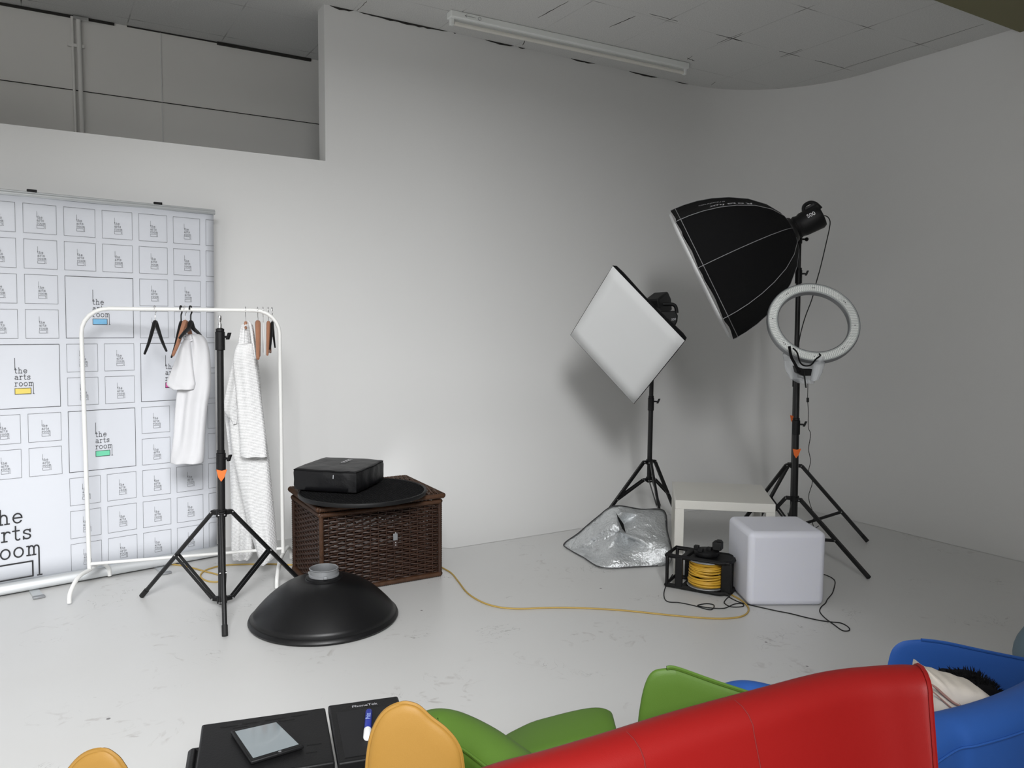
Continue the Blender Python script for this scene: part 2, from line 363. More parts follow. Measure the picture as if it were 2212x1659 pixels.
for k in range(16):
    a, b = 2*pi*k/16, 2*pi*(k+1)/16; mk.bar(q+d*(.05+.011*cos(a))+ZZ*.011*sin(a), q+d*(.05+.011*cos(b))+ZZ*.011*sin(b), .002, .001, n)
mk.bar(q-d*.06, q+d*.02, .002, .001, n); mk.bar(q-d*.06, q-d*.045+ZZ*.008, .003, .001, n); mk.bar(q-d*.06, q-d*.045-ZZ*.008, .003, .001, n)
mk.build('arrow_mark', M_INK, fx, smooth=False)

# ------------------------------------------------------------------ banner
A = V((-.217, 4.822, 0)); B = V((.846, 4.995, 0)); bd = (B-A).normalized(); bn = V((bd.y, -bd.x, 0))   # bn faces the room
BR = .062; BL = -1.94
bz = thing('rollup_banner', B+bd*-.95, 'wide white roll-up banner printed with a grid of boxed logos', 'banner')
def bp(u, z, off=0): return B + bd*(u + .012*(z-1)) + ZZ*z + bn*off
mb = MB(); rows = []
for i in range(21):
    z = .062 + (2.078-.062)*i/20; rows.append([bp(BL+(BR-BL)*j/40 - (0 if 0 < j < 40 else 0), z, .0035*sin(j*.55+z*1.2)+.003*sin(z*3)) for j in range(41)])
mb.grid(rows); mb.build('printed_canvas', M_CANVAS, bz, solid=.0008)
mb = MB()
for z, r in ((2.085, .012), (2.098, .006)): mb.tube([bp(BL-.005, z, 0), bp(BR+.006, z, 0)], r, 12)
mb.build('top_rail', M_ALU, bz)
for u in (-.877, -.254, .0-1.55): MB().box(bp(u, 2.108, 0), .045, .016, .014, (bd, bn, ZZ)).build('rail_clip', M_BLKPLAS, bz, bevel=.002)
mb = MB(); prof = [(-.055, .012), (-.055, .035), (-.04, .055), (-.01, .066), (.03, .066), (.045, .05), (.05, .02), (.045, .012)]
mb.prism([B+bd*(BR-.005)+bn*a+ZZ*b for a, b in prof], bd*(BL-BR+.0)); mb.build('base_cassette', M_ALU, bz, bevel=.003)
mb = MB(); mb.prism([B+bd*(BR+.006)+bn*a*1.05+ZZ*b*1.03 for a, b in prof], bd*-.012); mb.build('end_cap', M_BLKPLAS, bz, smooth=False)
for u in (-.93, -.30, -1.6):
    f0 = B+bd*u; mb = MB(); mb.box(f0+bn*.085+ZZ*.006, .045, .17, .006, (bd, bn, ZZ)); mb.build('foot', M_ALU, bz, smooth=False)
    MB().box(f0+bn*.175+ZZ*.007, .055, .03, .012, (bd, bn, ZZ)).build('foot_tip', M_GREYMET, bz, bevel=.003)
for u in (-.28, -1.55):
    MB().cyl(bp(u, .05, -.03), bp(u, 2.09, -.012), .009, 10).build('support_pole', M_ALU, bz)
# printed artwork: strokes in units of x-height
def arc(cx, cy, rx, ry, a0_, a1_, n=9): return [(cx+rx*cos(radians(a0_+(a1_-a0_)*i/n)), cy+ry*sin(radians(a0_+(a1_-a0_)*i/n))) for i in range(n+1)]
GL = {
 't': (.78, [[(.30, 1.45), (.30, .25)]+arc(.50, .25, .20, .23, 180, 320, 6), [(.05, .98), (.62, .98)]]),
 'h': (1.12, [[(.10, 1.5), (.25, 1.5), (.25, .02)], [(.25, .62)]+arc(.53, .62, .28, .36, 150, 0, 6)+[(.81, .02)], [(.06, .02), (.44, .02)], [(.62, .02), (1.0, .02)]]),
 'e': (.98, [[(.12, .54), (.84, .54)]+arc(.48, .5, .38, .48, 5, 325, 16)]),
 'a': (1.02, [arc(.45, .68, .30, .30, 150, 0, 6)+[(.75, .12), (.82, .03), (.95, .03)], arc(.44, .29, .31, .26, 60, 330, 12), [(.60, .56), (.74, .56)], [(.66, .10), (.75, .22)]]),
 'r': (.86, [[(.06, .97), (.26, .97), (.26, .02)], [(.04, .02), (.50, .02)], [(.26, .62)]+arc(.56, .62, .28, .36, 165, 40, 6)]),
 's': (.86, [arc(.42, .74, .28, .23, 25, 200, 8)+arc(.42, .27, .30, .24, 80, -160, 10), [(.70, .98), (.70, .72)], [(.12, .02), (.12, .30)]]),
 'o': (1.04, [arc(.5, .5, .40, .49, 0, 360, 18)]),
 'm': (1.5, [[(.06, .97), (.24, .97), (.24, .02)], [(.06, .02), (.42, .02)], [(.24, .66)]+arc(.47, .66, .22, .32, 150, 0, 6)+[(.69, .02)], [(.55, .02), (.85, .02)], [(.69, .66)]+arc(.92, .66, .22, .32, 150, 0, 6)+[(1.14, -2.2)], [(.98, -2.2), (1.36, -2.2)]]),
}
art = MB(); ART = [M_INK, M_CYAN, M_YELI, M_PINK, M_MINT]
CLIP = BR-.002
def quad(a, b, hw, off=.0052, mi=0):
    if a[0] > CLIP and b[0] > CLIP: return
    if b[0] > CLIP: b = (CLIP, a[1]+(b[1]-a[1])*(CLIP-a[0])/(b[0]-a[0]))
    if a[0] > CLIP: a = (CLIP, b[1]+(a[1]-b[1])*(CLIP-b[0])/(a[0]-b[0]))
    dx, dz = b[0]-a[0], b[1]-a[1]; L_ = sqrt(dx*dx+dz*dz) or 1; dx, dz = dx/L_*hw, dz/L_*hw
    a = (a[0]-dx*.8, a[1]-dz*.8); b = (b[0]+dx*.8, b[1]+dz*.8)
    art.add([bw_(a[0]-dz, a[1]+dx, off), bw_(b[0]-dz, b[1]+dx, off), bw_(b[0]+dz, b[1]-dx, off), bw_(a[0]+dz, a[1]-dx, off)], [(0, 1, 2, 3)], mi)
def bw_(u, z, off): return bp(u, z, off + .0035*sin((u-BL)/(BR-BL)*40*.55+z*1.2)+.003*sin(z*3))
def strokes(pl2, hw):
    for a, b in zip(pl2, pl2[1:]): quad(a, b, hw)
def rect(u0, z0, u1, z1, hw):
    for a, b in (((u0, z0), (u1, z0)), ((u1, z0), (u1, z1)), ((u1, z1), (u0, z1)), ((u0, z1), (u0, z0))):
        n_ = 6 if abs(b[0]-a[0])+abs(b[1]-a[1]) > .2 else 2
        for i in range(n_): quad((a[0]+(b[0]-a[0])*i/n_, a[1]+(b[1]-a[1])*i/n_), (a[0]+(b[0]-a[0])*(i+1)/n_, a[1]+(b[1]-a[1])*(i+1)/n_), hw)
def logo(u, zb, s_, hw, fill=None):                 # u left edge, zb baseline of 'room', s_ x-height
    for li, word in enumerate(('the', 'arts', 'room')):
        x = 0; y0 = (2-li)*1.78
        for ch in word:
            adv, st = GL[ch]
            for q in st: strokes([(u+(x+a)*s_, zb+(y0+b)*s_) for a, b in q], hw)
            x += adv*1.12
    strokes([(u+.30*s_*.9-.1*s_, zb+(3.56+.95)*s_), (u+.30*s_*.9-.1*s_, zb+(3.56+4.15)*s_)], hw)
    x0, x1, z1, z0 = u+.06*s_, u+3.85*s_, zb-.62*s_, zb-2.2*s_
    if fill is not None:
        art.add([bw_(x0, z0, .0046), bw_(x1, z0, .0046), bw_(x1, z1, .0046), bw_(x0, z1, .0046)], [(0, 1, 2, 3)], fill)
    rect(x0, z0, x1, z1, hw*1.1)
PU, PV, U0, V0 = .187, .1828, -.921, 2.041
big = {(1, 2): 1, (-1, 4): 2, (3, 4): 3, (1, 6): 4, (-4, 1): 3, (-4, 6): 1}
used = set()
for (c, r), mi in big.items():
    for i in (0, 1):
        for j in (0, 1): used.add((c+i, r+j))
    u, v = U0+c*PU, V0-r*PV; rect(u, v-.333, u+.339, v, .0011); logo(u+.131, v-.217, .019, .0011, mi)
for c in range(-5, 6):
    for r in range(11):
        if (c, r) in used or (c <= 0 and c > -4 and r >= 8): continue
        u, v = U0+c*PU, V0-r*PV
        if u > CLIP: continue
        rect(u, v-.151, u+.152, v, .0006); logo(u+.061, v-.104, .0088, .00052)
logo(-1.114, .188, .0515, .0034)
art.build('printed_artwork', ART, bz, smooth=False)

# ------------------------------------------------------------------ light stands
def stand(name, base, top, hubz, feet, lowz, label, group=None, rp=.0165, legr=.011, joints=(.45, .72), brace=.5, spigot=True, tape=(), flatleg=False):
    base = V(base); top = V(top); t = thing(name, base, label, 'light stand', group)
    ax = (top-base); ax = ax/ax.z                    # axis per metre of height
    at = lambda z: base + ax*z
    H = top.z; js = [j*H for j in joints]
    zs = [lowz-.02] + js + [H]; rr = [rp*1.12, rp, rp*.8]
    for i in range(len(zs)-1):
        MB().cyl(at(zs[i]), at(zs[i+1]), rr[i], 18).build('pole_section', M_BLKMETAL, t)
    for i, j in enumerate(js):
        mb = MB(); mb.cyl(at(j-.045), at(j+.045), rp*1.38, 18); mb.cyl(at(j+.045), at(j+.06), rp*1.2, 18); c = mb.build('clamp_collar', M_BLKPLAS, t, bevel=.002)
        mb = MB(); k = at(j+.02); d_ = (HR*.9-HF*.35).normalized()
        mb.cyl(k+d_*.015, k+d_*.045, .006, 10); mb.box(k+d_*.052+ZZ*.004, .014, .014, .036, (d_, d_.cross(ZZ), (ZZ+d_*.4).normalized())); mb.build('clamp_knob', M_BLKPLAS, t, bevel=.003)
    mb = MB(); mb.cyl(at(hubz-.02), at(hubz+.018), rp*1.55, 20)
    lb = MB(); lb.cyl(at(lowz-.018), at(lowz+.018), rp*1.5, 20)
    for f in feet:
        f = V(f); o = at(hubz); h = (f-o); h.z = 0; h.normalize(); sd = h.cross(ZZ)
        mb.box(o+h*.03, .05, .028, .022, (h, sd, ZZ)); lo = at(lowz); lb.box(lo+h*.028, .045, .026, .02, (h, sd, ZZ))
    mb.build('leg_hub', M_BLKPLAS, t, bevel=.003); lb.build('brace_hub', M_BLKPLAS, t, bevel=.003)
    for f in feet:
        f = V(f); o = at(hubz); h = (f-o); h.z = 0; h.normalize(); sd = h.cross(ZZ)
        s0 = o + h*.052; e = f + ZZ*legr; mb = MB()
        if flatleg: mb.bar(s0, e, .016, .024, sd)
        else: mb.cyl(s0, e, legr, 12)
        lg = mb.build('leg', M_BLKMETAL, t, bevel=.002 if flatleg else 0)
        dd = (e-s0).normalized(); MB().cyl(e-dd*.045, e+dd*.004, legr*1.22, 12).build('rubber_foot', M_RUBBER, lg)
        lo = at(lowz) + h*.05; jn = s0 + (e-s0)*brace; mb = MB()
        for q in (-1, 1): mb.bar(lo+sd*.011*q, jn+sd*.013*q, .004, .016, sd)
        mb.build('brace', M_BLKMETAL, t)
        for p in (s0, lo, jn): MB().cyl(p-sd*.017, p+sd*.017, .0034, 8).build('rivet', M_RIVET, t)
    if spigot: MB().lathe([(0, 0), (.009, 0), (.009, .018), (.0065, .022), (.0065, .034), (.009, .038), (.009, .055), (.007, .06), (0, .06)], at(H), n=14).build('spigot', M_CHROME, t)
    for z, dx in tape:
        q = at(z) - HF*(rp+.004) + HR*dx
        mb = MB(); mb.prism([q+HR*-.022+ZZ*.026, q+HR*.004+ZZ*.020, q+HR*.03+ZZ*.028, q+HR*.016-ZZ*.012, q+HR*.0-ZZ*.034, q+HR*-.014-ZZ*.012], -HF*.003); mb.build('tape_flag', M_ORANGE, t, smooth=False)
    return t
sa = stand('light_stand', F(480, 1316), (F(480, 1316)+V((0, 0, 1.405)) + HR*.018), .49, [F(307, 1291), F(486, 1377), F(658, 1268)], .05,
      'bare black light stand with chrome spigot in front of the clothes rail', joints=(.53, .955), brace=.50, tape=((.685, .008),))

# ------------------------------------------------------------------ clothes rail
pL, pR = V((.19, 4.655, 0)), V((1.154, 4.445, 0)); rd = (pR-pL).normalized(); rn = V((-rd.y, rd.x, 0)); RZ = 1.50
ck = thing('clothes_rail', (pL+pR)/2, 'white tubular steel clothes rail on curved feet', 'clothes rack')
pts = [pL+ZZ*.115, pL+ZZ*.8, pL+ZZ*(RZ-.13)]
for k in range(1, 7): a = k/6*pi/2; pts.append(pL + rd*(.13*(1-cos(a))) + ZZ*(RZ-.13+.13*sin(a)))
pts2 = [pR+ZZ*.115, pR+ZZ*.8, pR+ZZ*(RZ-.13)]
for k in range(1, 7): a = k/6*pi/2; pts2.append(pR - rd*(.13*(1-cos(a))) + ZZ*(RZ-.13+.13*sin(a)))
MB().tube(pts+pts2[::-1], .0108, 14).build('rail_frame', M_WHITETUBE, ck)
MB().cyl(pL+ZZ*.15, pR+ZZ*.15, .0085, 12).build('lower_bar', M_WHITETUBE, ck)
for q, s_ in ((pL, 1), (pR, 1)):
    a, b = (F(150, 1308), F(237, 1248)) if q is pL else (F(598, 1275), F(629, 1210))
    a.z = b.z = .012; m0 = q + ZZ*.118
    cp = [a, a+(m0-a)*.06+ZZ*.045, a*.55+m0*.45+ZZ*.055, m0, b*.55+m0*.45+ZZ*.055, b+(m0-b)*.06+ZZ*.045, b]
    MB().tube(spline(cp, 5), .0108, 12).build('foot', M_WHITETUBE, ck)

# hangers --------------------------------------------------------
def hanger(px, span, drop, m, label, tilt=0.0, yaw=0.0, bar=False, group='empty coat hangers on the rail', hookm=None, thick=.006, name='coat_hanger'):
    """hangs from the rail where it is seen at column px; span/drop in metres; yaw turns it from square to the rail"""
    hookm = hookm or M_CHROME
    best = min((abs(((pL+rd*t+ZZ*RZ-CAM).dot(RT)/(pL+rd*t+ZZ*RZ-CAM).dot(FW))*FPX+1106-px), t) for t in [i*.004 for i in range(250)])[1]
    r0 = pL+rd*best+ZZ*(RZ+.0155); ax = (rn*cos(yaw)+rd*sin(yaw)); dn = (-ZZ)
    t = thing(name, r0, label, 'hanger', group)
    hk = [r0-ax*.018-ZZ*.016, r0-ax*.016+ZZ*-.004, r0-ax*.006+ZZ*.003, r0+ax*.010+ZZ*.001, r0+ax*.019-ZZ*.015, r0+ax*.016-ZZ*.032, r0-ZZ*.048, r0-ZZ*.095]
    MB().tube(spline(hk, 4), .0022 if hookm is M_CHROME else .004, 8).build('hook', hookm, t)
    c = r0-ZZ*.095; mb = MB()
    arm = lambda sg: [c+ZZ*.012, c+ax*sg*span*.22-ZZ*.022, c+ax*sg*span*.6-ZZ*drop*.62, c+ax*sg*span-ZZ*drop]
    pts = spline(arm(-1)[::-1]+arm(1)[1:], 5)
    mb.tube(pts, [thick*(.75+.6*sin(pi*i/(len(pts)-1))) for i in range(len(pts))], 8)
    mb.build('shoulder', m, t)
    if bar: MB().cyl(pts[1], pts[-2], .004, 8).build('trouser_bar', m, t)
    return t, c, ax
hanger(335, .20, .15, M_BLKPLAS, 'empty black plastic hanger alone at the left end of the rail', yaw=.17, thick=.008)
hanger(391, .19, .17, M_BLKPLAS, 'black plastic hanger just left of the white t-shirt, nearest the lone hanger', yaw=.20, hookm=M_BLKPLAS, thick=.006)
hanger(400, .19, .16, M_WOOD, 'brown wooden hanger pressed against the white t-shirt', yaw=.27, thick=.010)
ht, hc, hax = hanger(411, .17, .07, M_BLKPLAS, 'black plastic hanger holding the white t-shirt', yaw=.27, hookm=M_BLKPLAS, thick=.009, group='coat hangers holding clothes')
hanger(531, .05, .02, M_WOOD, 'hanger under the collar of the long white waffle robe', yaw=.0, group='coat hangers holding clothes', thick=.006)
hanger(556, .19, .18, M_WOOD, 'plain wooden hanger first to the right of the waffle robe', yaw=.03, thick=.011)
hanger(568, .17, .16, M_WHITEP, 'thin white hanger between the two wooden hangers', yaw=.0, thick=.002)
hanger(580, .19, .16, M_WOOD, 'wooden trouser hanger with a bar near the right bend of the rail', yaw=.07, bar=True, thick=.008)
hanger(588, .15, .13, M_BLKPLAS, 'dark hanger hung last beside the right bend of the rail', yaw=.12, thick=.006)

# garments ---------------------------------------------------------
def cloth(rows, D, thick, fold=.008, nf=5, seed=0, k=48, yawx=None, slope=0.0):
    """closed hanging loft; rows = (y, xl, xr[, dD]) read top to bottom; gets its depth D and thickness"""
    rng = random.Random(seed); ph = rng.uniform(0, 6); R_ = []
    for ri, row in enumerate(rows):
        y, xl, xr = row[:3]; dd = row[3] if len(row) > 3 else 0
        a, b = P(xl, y, D+dd+slope), P(xr, y, D+dd-slope); c = (a+b)/2; h = (b-a)/2; n_ = V((-h.y, h.x, 0)).normalized()
        tk = thick*(.35+.65*min(1, ri/2)); q = []
        for j in range(k):
            t = 2*pi*j/k; e = cos(t); f_ = sin(t)
            wv = fold*min(1, ri/2.5)*(sin(e*nf*pi*.5+ph+ri*.16)+.5*sin(e*nf*1.7+ph*2-ri*.22))
            q.append(c + h*e + n_*(tk*(abs(f_)**.7)*(1 if f_ > 0 else -1) + wv))
        R_.append(q)
    return R_
def up_rows(rows, k=4):
    n = len(rows); full = [tuple(r)+((0,) if len(r) == 3 else ()) for r in rows]
    s_ = spline([V(r[:3]) for r in full], k); e_ = spline([V((r[3], 0, 0)) for r in full], k)
    return [(a.x, a.y, a.z, b.x) for a, b in zip(s_, e_)]
def garment(rows, D, thick, parent, name, m, open_bottom=True, **kw):
    R_ = cloth(up_rows(rows), D, thick, **kw); mb = MB(); mb.grid(R_, closed_u=True)
    c = sum(R_[0], V((0, 0, 0)))/len(R_[0]); i0 = len(mb.v); mb.v.append(c); k = len(R_[0])
    for j in range(k): mb.f.append((j, (j+1) % k, i0)); mb.m.append(0)
    return mb.build(name, m, parent, angle=75, solid=.002)
DT = 4.30
ts = thing('t_shirt', P(410, 1000, DT), 'short-sleeved white t-shirt on a black hanger on the clothes rail', 't-shirt', 'white clothes on the rail')
garment([(722, 408, 428), (730, 402, 438), (745, 396, 446), (775, 392, 452), (830, 388, 455), (880, 383, 448), (940, 378, 443), (985, 371, 440), (1000, 369, 437)], DT, .045, ts, 'body', M_CLOTH, fold=.009, nf=4, seed=3)
garment([(733, 398, 410), (758, 388, 413), (790, 375, 417), (815, 365, 420), (828, 361, 422), (834, 364, 421), (841, 374, 419)], DT-.05, .030, ts, 'sleeve', M_CLOTH, fold=.004, nf=3, seed=5)
MB().tube(spline([P(395, 728, DT-.02), P(408, 737, DT-.05), P(424, 728, DT-.02), P(412, 722, DT+.02)], 5, True), .004, 8, True).build('neckband', M_CLOTH, ts)
def waffle():
    m = mat('white_waffle_cotton', (.82, .82, .82), .95, spec=.15); nt = m.node_tree; b = nt.nodes['Principled BSDF']
    tc = nt.nodes.new('ShaderNodeTexCoord'); mp = nt.nodes.new('ShaderNodeMapping'); mp.inputs['Rotation'].default_value = (.0, .12, .35)
    wa = nt.nodes.new('ShaderNodeTexWave'); wa.bands_direction = 'Z'; wa.inputs['Scale'].default_value = 38; wa.inputs['Distortion'].default_value = .8; wa.inputs['Detail'].default_value = 1
    wb = nt.nodes.new('ShaderNodeTexWave'); wb.bands_direction = 'X'; wb.inputs['Scale'].default_value = 38; wb.inputs['Distortion'].default_value = .5
    ad = nt.nodes.new('ShaderNodeMath'); ad.operation = 'MULTIPLY_ADD'; ad.inputs[1].default_value = .4
    bp_ = nt.nodes.new('ShaderNodeBump'); bp_.inputs['Strength'].default_value = .55; bp_.inputs['Distance'].default_value = .004
    L = nt.links; L.new(tc.outputs['Object'], mp.inputs[0]); L.new(mp.outputs[0], wa.inputs[0]); L.new(mp.outputs[0], wb.inputs[0])
    L.new(wb.outputs['Fac'], ad.inputs[0]); L.new(wa.outputs['Fac'], ad.inputs[2]); L.new(ad.outputs[0], bp_.inputs['Height']); L.new(bp_.outputs[0], b.inputs['Normal'])
    rr = nt.nodes.new('ShaderNodeMapRange'); rr.inputs[3].default_value = .74; rr.inputs[4].default_value = .88; L.new(wa.outputs['Fac'], rr.inputs[0])
    L.new(rr.outputs[0], b.inputs['Base Color']); return m
M_WAF = waffle(); DR = 4.40
rb = thing('waffle_robe', P(560, 1215, DR), 'long white waffle-weave bathrobe hanging from the clothes rail', 'robe', 'white clothes on the rail')
garment([(698, 527, 541), (712, 522, 544), (750, 514, 550), (800, 508, 558), (860, 500, 564), (920, 500, 571), (980, 506, 580), (1050, 520, 586), (1120, 534, 592), (1180, 551, 596), (1205, 560, 594), (1217, 566, 576)], DR-.02, .05, rb, 'body', M_WAF, fold=.008, nf=4, seed=8)
garment([(742, 514, 545), (780, 506, 552), (840, 512, 560), (900, 516, 568), (945, 519, 574), (979, 519, 577), (986, 521, 578)], DR-.10, .035, rb, 'near_sleeve', M_WAF, fold=.005, nf=3, seed=11)
garment([(760, 510, 530), (800, 500, 530), (850, 489, 528), (885, 486, 520), (905, 500, 516), (915, 508, 514)], DR-.04, .035, rb, 'lapel_fold', M_WAF, fold=.005, nf=3, seed=12)
garment([(890, 487, 520), (930, 492, 530), (1000, 497, 545), (1100, 499, 552), (1180, 499, 548), (1198, 502, 546), (1207, 504, 540)], DR+.10, .04, rb, 'rear_panel', M_WAF, fold=.01, nf=5, seed=14)
MB().tube(spline([P(529, 700, DR-.04), P(534, 694, DR-.02), P(541, 703, DR-.05), P(546, 740, DR-.09), P(551, 775, DR-.1)], 5), .007, 8).build('collar', M_WAF, rb)

# ------------------------------------------------------------------ wicker basket
bx0, bx1, by0, by1, bh = 1.225, 1.916, 3.962, 4.48, .445
bk = thing('wicker_hamper', ((bx0+bx1)/2, (by0+by1)/2, 0), 'dark brown wicker hamper with leather latch on the floor', 'basket')
def weave(mb, o, xd, w_, h, nrows, r=.0058, amp=.0065, mi=0, z0=.03):
    xd = V(xd); nd = xd.cross(ZZ); ns = round(w_/.046)
    for i in range(nrows):
        z = z0 + (h-z0)*i/(nrows-1); pts = []; N = ns*4
        for j in range(N+1):
            t = j/4*pi; pts.append(V(o) + xd*(w_*j/N) + nd*(amp*cos(t)*(1 if i % 2 else -1)) + ZZ*(z+random.uniform(-.0012, .0012)))
        mb.tube(pts, r, 5, caps=False, mi=mi)
    for j in range(ns+1): mb.cyl(V(o)+xd*(w_*j/ns)+ZZ*.01, V(o)+xd*(w_*j/ns)+ZZ*h, .0042, 6, mi=mi)
mb = MB()
c = .012
weave(mb, (bx0, by0+c, 0), (1, 0, 0), bx1-bx0, bh-.03, 30)
weave(mb, (bx0+c, by0, 0), (0, 1, 0), by1-by0, bh-.03, 30)
weave(mb, (bx1-c, by0, 0), (0, 1, 0), by1-by0, bh-.03, 30)
weave(mb, (bx0, by1-c, 0), (1, 0, 0), bx1-bx0, bh-.03, 30)
mb.bb((bx0+.01, by0+.01, .012), (bx1-.01, by1-.01, .02))
mb.build('woven_body', M_WICKER, bk, angle=60)
def wrapped(mb, a, b, r=.013, mi=0):                 # cane wound round a rod
    a, b = V(a), V(b); L_ = (b-a).length; n_ = int(L_/.011); pts = []; rr = []
    for i in range(n_*2+1): pts.append(a+(b-a)*i/(n_*2)); rr.append(r*(1.0 if i % 2 else .78))
    mb.tube(pts, rr, 9, mi=mi)
for nm, z, m in (('bottom_rim', .016, M_WICKER2), ('top_rim', bh-.012, M_WICKER2)):
    mb = MB(); cs = [V((bx0, by0, z)), V((bx1, by0, z)), V((bx1, by1, z)), V((bx0, by1, z))]
    for i in range(4): wrapped(mb, cs[i], cs[(i+1) % 4], .015)
    mb.build(nm, m, bk, angle=70)
for x, y in ((bx0+.004, by0+.004), (bx1-.004, by0+.004), (bx1-.004, by1-.004), (bx0+.004, by1-.004)):
    mb = MB(); wrapped(mb, (x, y, .01), (x, y, bh-.01), .014); mb.build('corner_post', M_WICKER2 if (x < 1.5 and y < 4.2) else M_WICKER, bk, angle=70)
lid = MB(); lz = bh+.022
for i in range(4):
    cs = [V((bx0-.012, by0-.012, lz)), V((bx1+.012, by0-.012, lz)), V((bx1+.012, by1+.012, lz+.012)), V((bx0-.012, by1+.012, lz+.012))]
    wrapped(lid, cs[i], cs[(i+1) % 4], .016)
for i in range(52):
    x = bx0 + (bx1-bx0)*i/51; pts = []
    for j in range(41): pts.append(V((x, by0+(by1-by0)*j/40, lz+.008+.012*j/40+.005*cos(j/4*pi)*(1 if i % 2 else -1))))
    lid.tube(pts, .0062, 5, caps=False)
lido = lid.build('lid', M_WICKER2, bk, angle=70)
lc = F(832, 1173, .24); lx = bx0 + (bx1-bx0)*.60
mb = MB(); mb.box((lx, by0-.004, .245), .028, .006, .085); l_ = mb.build('latch_strap', M_LEATHER, bk, bevel=.002)
MB().box((lx-.002, by0-.009, .268), .026, .004, .038).build('latch_plate', M_GREYMET, l_, bevel=.002)
for z in (.29, .236, .222): MB().ball((lx, by0-.008, z), .0038, 8).build('rivet', M_RIVET, l_)

MB().box((lx, by0-.022, bh+.03), .035, .006, .05, (V((1, 0, 0)), V((0, .9, .3)), V((0, -.3, .9)))).build('lid_strap', M_LEATHER, bk, bevel=.002)

# round honeycomb grid resting on the lid
gz = .500; gc = V((1.50, 4.075, gz)); gr = .345
hg = thing('honeycomb_grid', gc, 'round black honeycomb grid lying on the wicker hamper lid', 'light modifier')
MB().lathe([(gr-.012, .0), (gr, .0), (gr+.003, .010), (gr, .020), (gr-.006, .022), (gr-.012, .018), (gr-.012, .0)], gc, n=64).build('rim', M_BLKPLAS, hg)
mb = MB(); st_ = .018
for i in range(-20, 21):
    x = i*st_; h_ = sqrt(max(0, (gr-.01)**2-x*x))
    if h_ > .02:
        for ang in (0, pi/3, -pi/3):
            u = V((cos(ang), sin(ang), 0)); q = V((-sin(ang), cos(ang), 0)); mb.bar(gc+u*x-q*h_+ZZ*.010, gc+u*x+q*h_+ZZ*.010, .0016, .014, u)
mb.build('honeycomb_mesh', M_MESH, hg, smooth=False)
MB().lathe([(0, .002), (gr-.012, .002)], gc, n=48).build('backing_cloth', M_MESH, hg)

# black padded bag on the grid
bz0 = gz+.024
q = [F(629, 1059, bz0), F(772, 1068, bz0), F(834, 1036, bz0)]; q.append(q[0]+q[2]-q[1]); q[3] = q[3]*1.0
ctr = sum(q, V((0, 0, 0)))/4
bg = thing('camera_light_bag', V((ctr.x, ctr.y, bz0)), 'square black nylon carry bag lying on top of the hamper', 'bag')
mb = MB(); N = 14; hh = .118
def bil(a, b): return q[0]*(1-a)*(1-b)+q[1]*a*(1-b)+q[2]*a*b+q[3]*(1-a)*b
def rim_pt(t):                                        # perimeter
    s_ = (t % 1)*4; i = int(s_); f_ = s_-i; cs = ((0, 0), (1, 0), (1, 1), (0, 1), (0, 0)); a = cs[i]; b = cs[i+1]; return a[0]+(b[0]-a[0])*f_, a[1]+(b[1]-a[1])*f_
rows = []; K = 96
for i, (sc, z) in enumerate(((.2, 0), (.93, 0), (.985, .006), (1.0, .03), (.99, .06), (1.0, .095), (.99, .110), (.96, .1175), (.90, .119), (.6, .121), (.2, .120), (.02, .119))):
    row = []
    for k in range(K):
        a, b = rim_pt(k/K); a2, b2 = a-.5, b-.5; m_ = max(abs(a2), abs(b2)); rd2 = sqrt(a2*a2+b2*b2); rr_ = 1-.05*max(0, (rd2/.5-1.05))/.36
        p = bil(.5+a2*sc*rr_, .5+b2*sc*rr_); wr = noise.noise(V((a*7, b*7, z*22)))*.006 if .02 < z < .112 else noise.noise(V((a2*sc*5, b2*sc*5, 3)))*.003
        row.append(V((p.x, p.y, bz0+max(z+(wr if z > .11 else 0), 0))) + (p-ctr).normalized()*(wr if z < .112 else 0))
    rows.append(row)
mb.grid(rows, closed_u=True); mb.build('padded_body', M_BLKNYL, bg, angle=60)
mb = MB(); mb.tube([rows[6][k] + ZZ*.002 for k in range(K)], .0028, 6, True); mb.build('zip_seam', M_BLKFAB, bg)
e01 = (q[1]-q[0]).normalized(); e12 = (q[2]-q[1]).normalized()
MB().cyl(q[0]*.35+q[1]*.65+ZZ*.098-e12*.004, q[0]*.35+q[1]*.65+ZZ*.078-e12*.008, .003, 8).build('zip_pull', M_GREYMET, bg)
text('LEDGO', .036, bil(.52, .66)+ZZ*.1245, -e12, -ZZ.cross(e12), M_LETTER, bg, lift=.0008)

# ------------------------------------------------------------------ beauty dish
dc = V((1.147, 3.665, 0))
bdh = thing('beauty_dish', dc, 'large matt black beauty dish lying face down on the floor', 'light modifier')
prof = [(.345, .004), (.352, .006), (.356, .014), (.352, .024), (.344, .030)]
MB().lathe(prof+[(.340, .026), (.345, .004)], dc, n=80).build('rolled_rim', M_DISH, bdh)
pr = [(.344, .030)]
for i in range(1, 15):
    t = i/14; r = .344-(.344-.088)*t; pr.append((r, .030+.170*(1-max(0, (r-.088)/.256)**1.9)))
pr += [(.084, .204), (.080, .204)]
MB().lathe(pr, dc, n=80).build('shell', M_DISH, bdh, solid=.002)
mb = MB(); mb.lathe([(.086, .202), (.086, .210), (.074, .214), (.070, .216)], dc, n=40); mb.build('ring_seat', M_BLKPLAS, bdh)
mb = MB(); mb.lathe([(.064, .207), (.072, .207), (.072, .222), (.066, .226), (.0665, .246), (.070, .250), (.066, .253), (.062, .250), (.061, .212), (.064, .207)], dc, n=48); rg = mb.build('mount_ring', M_GREYMET, bdh, angle=35)
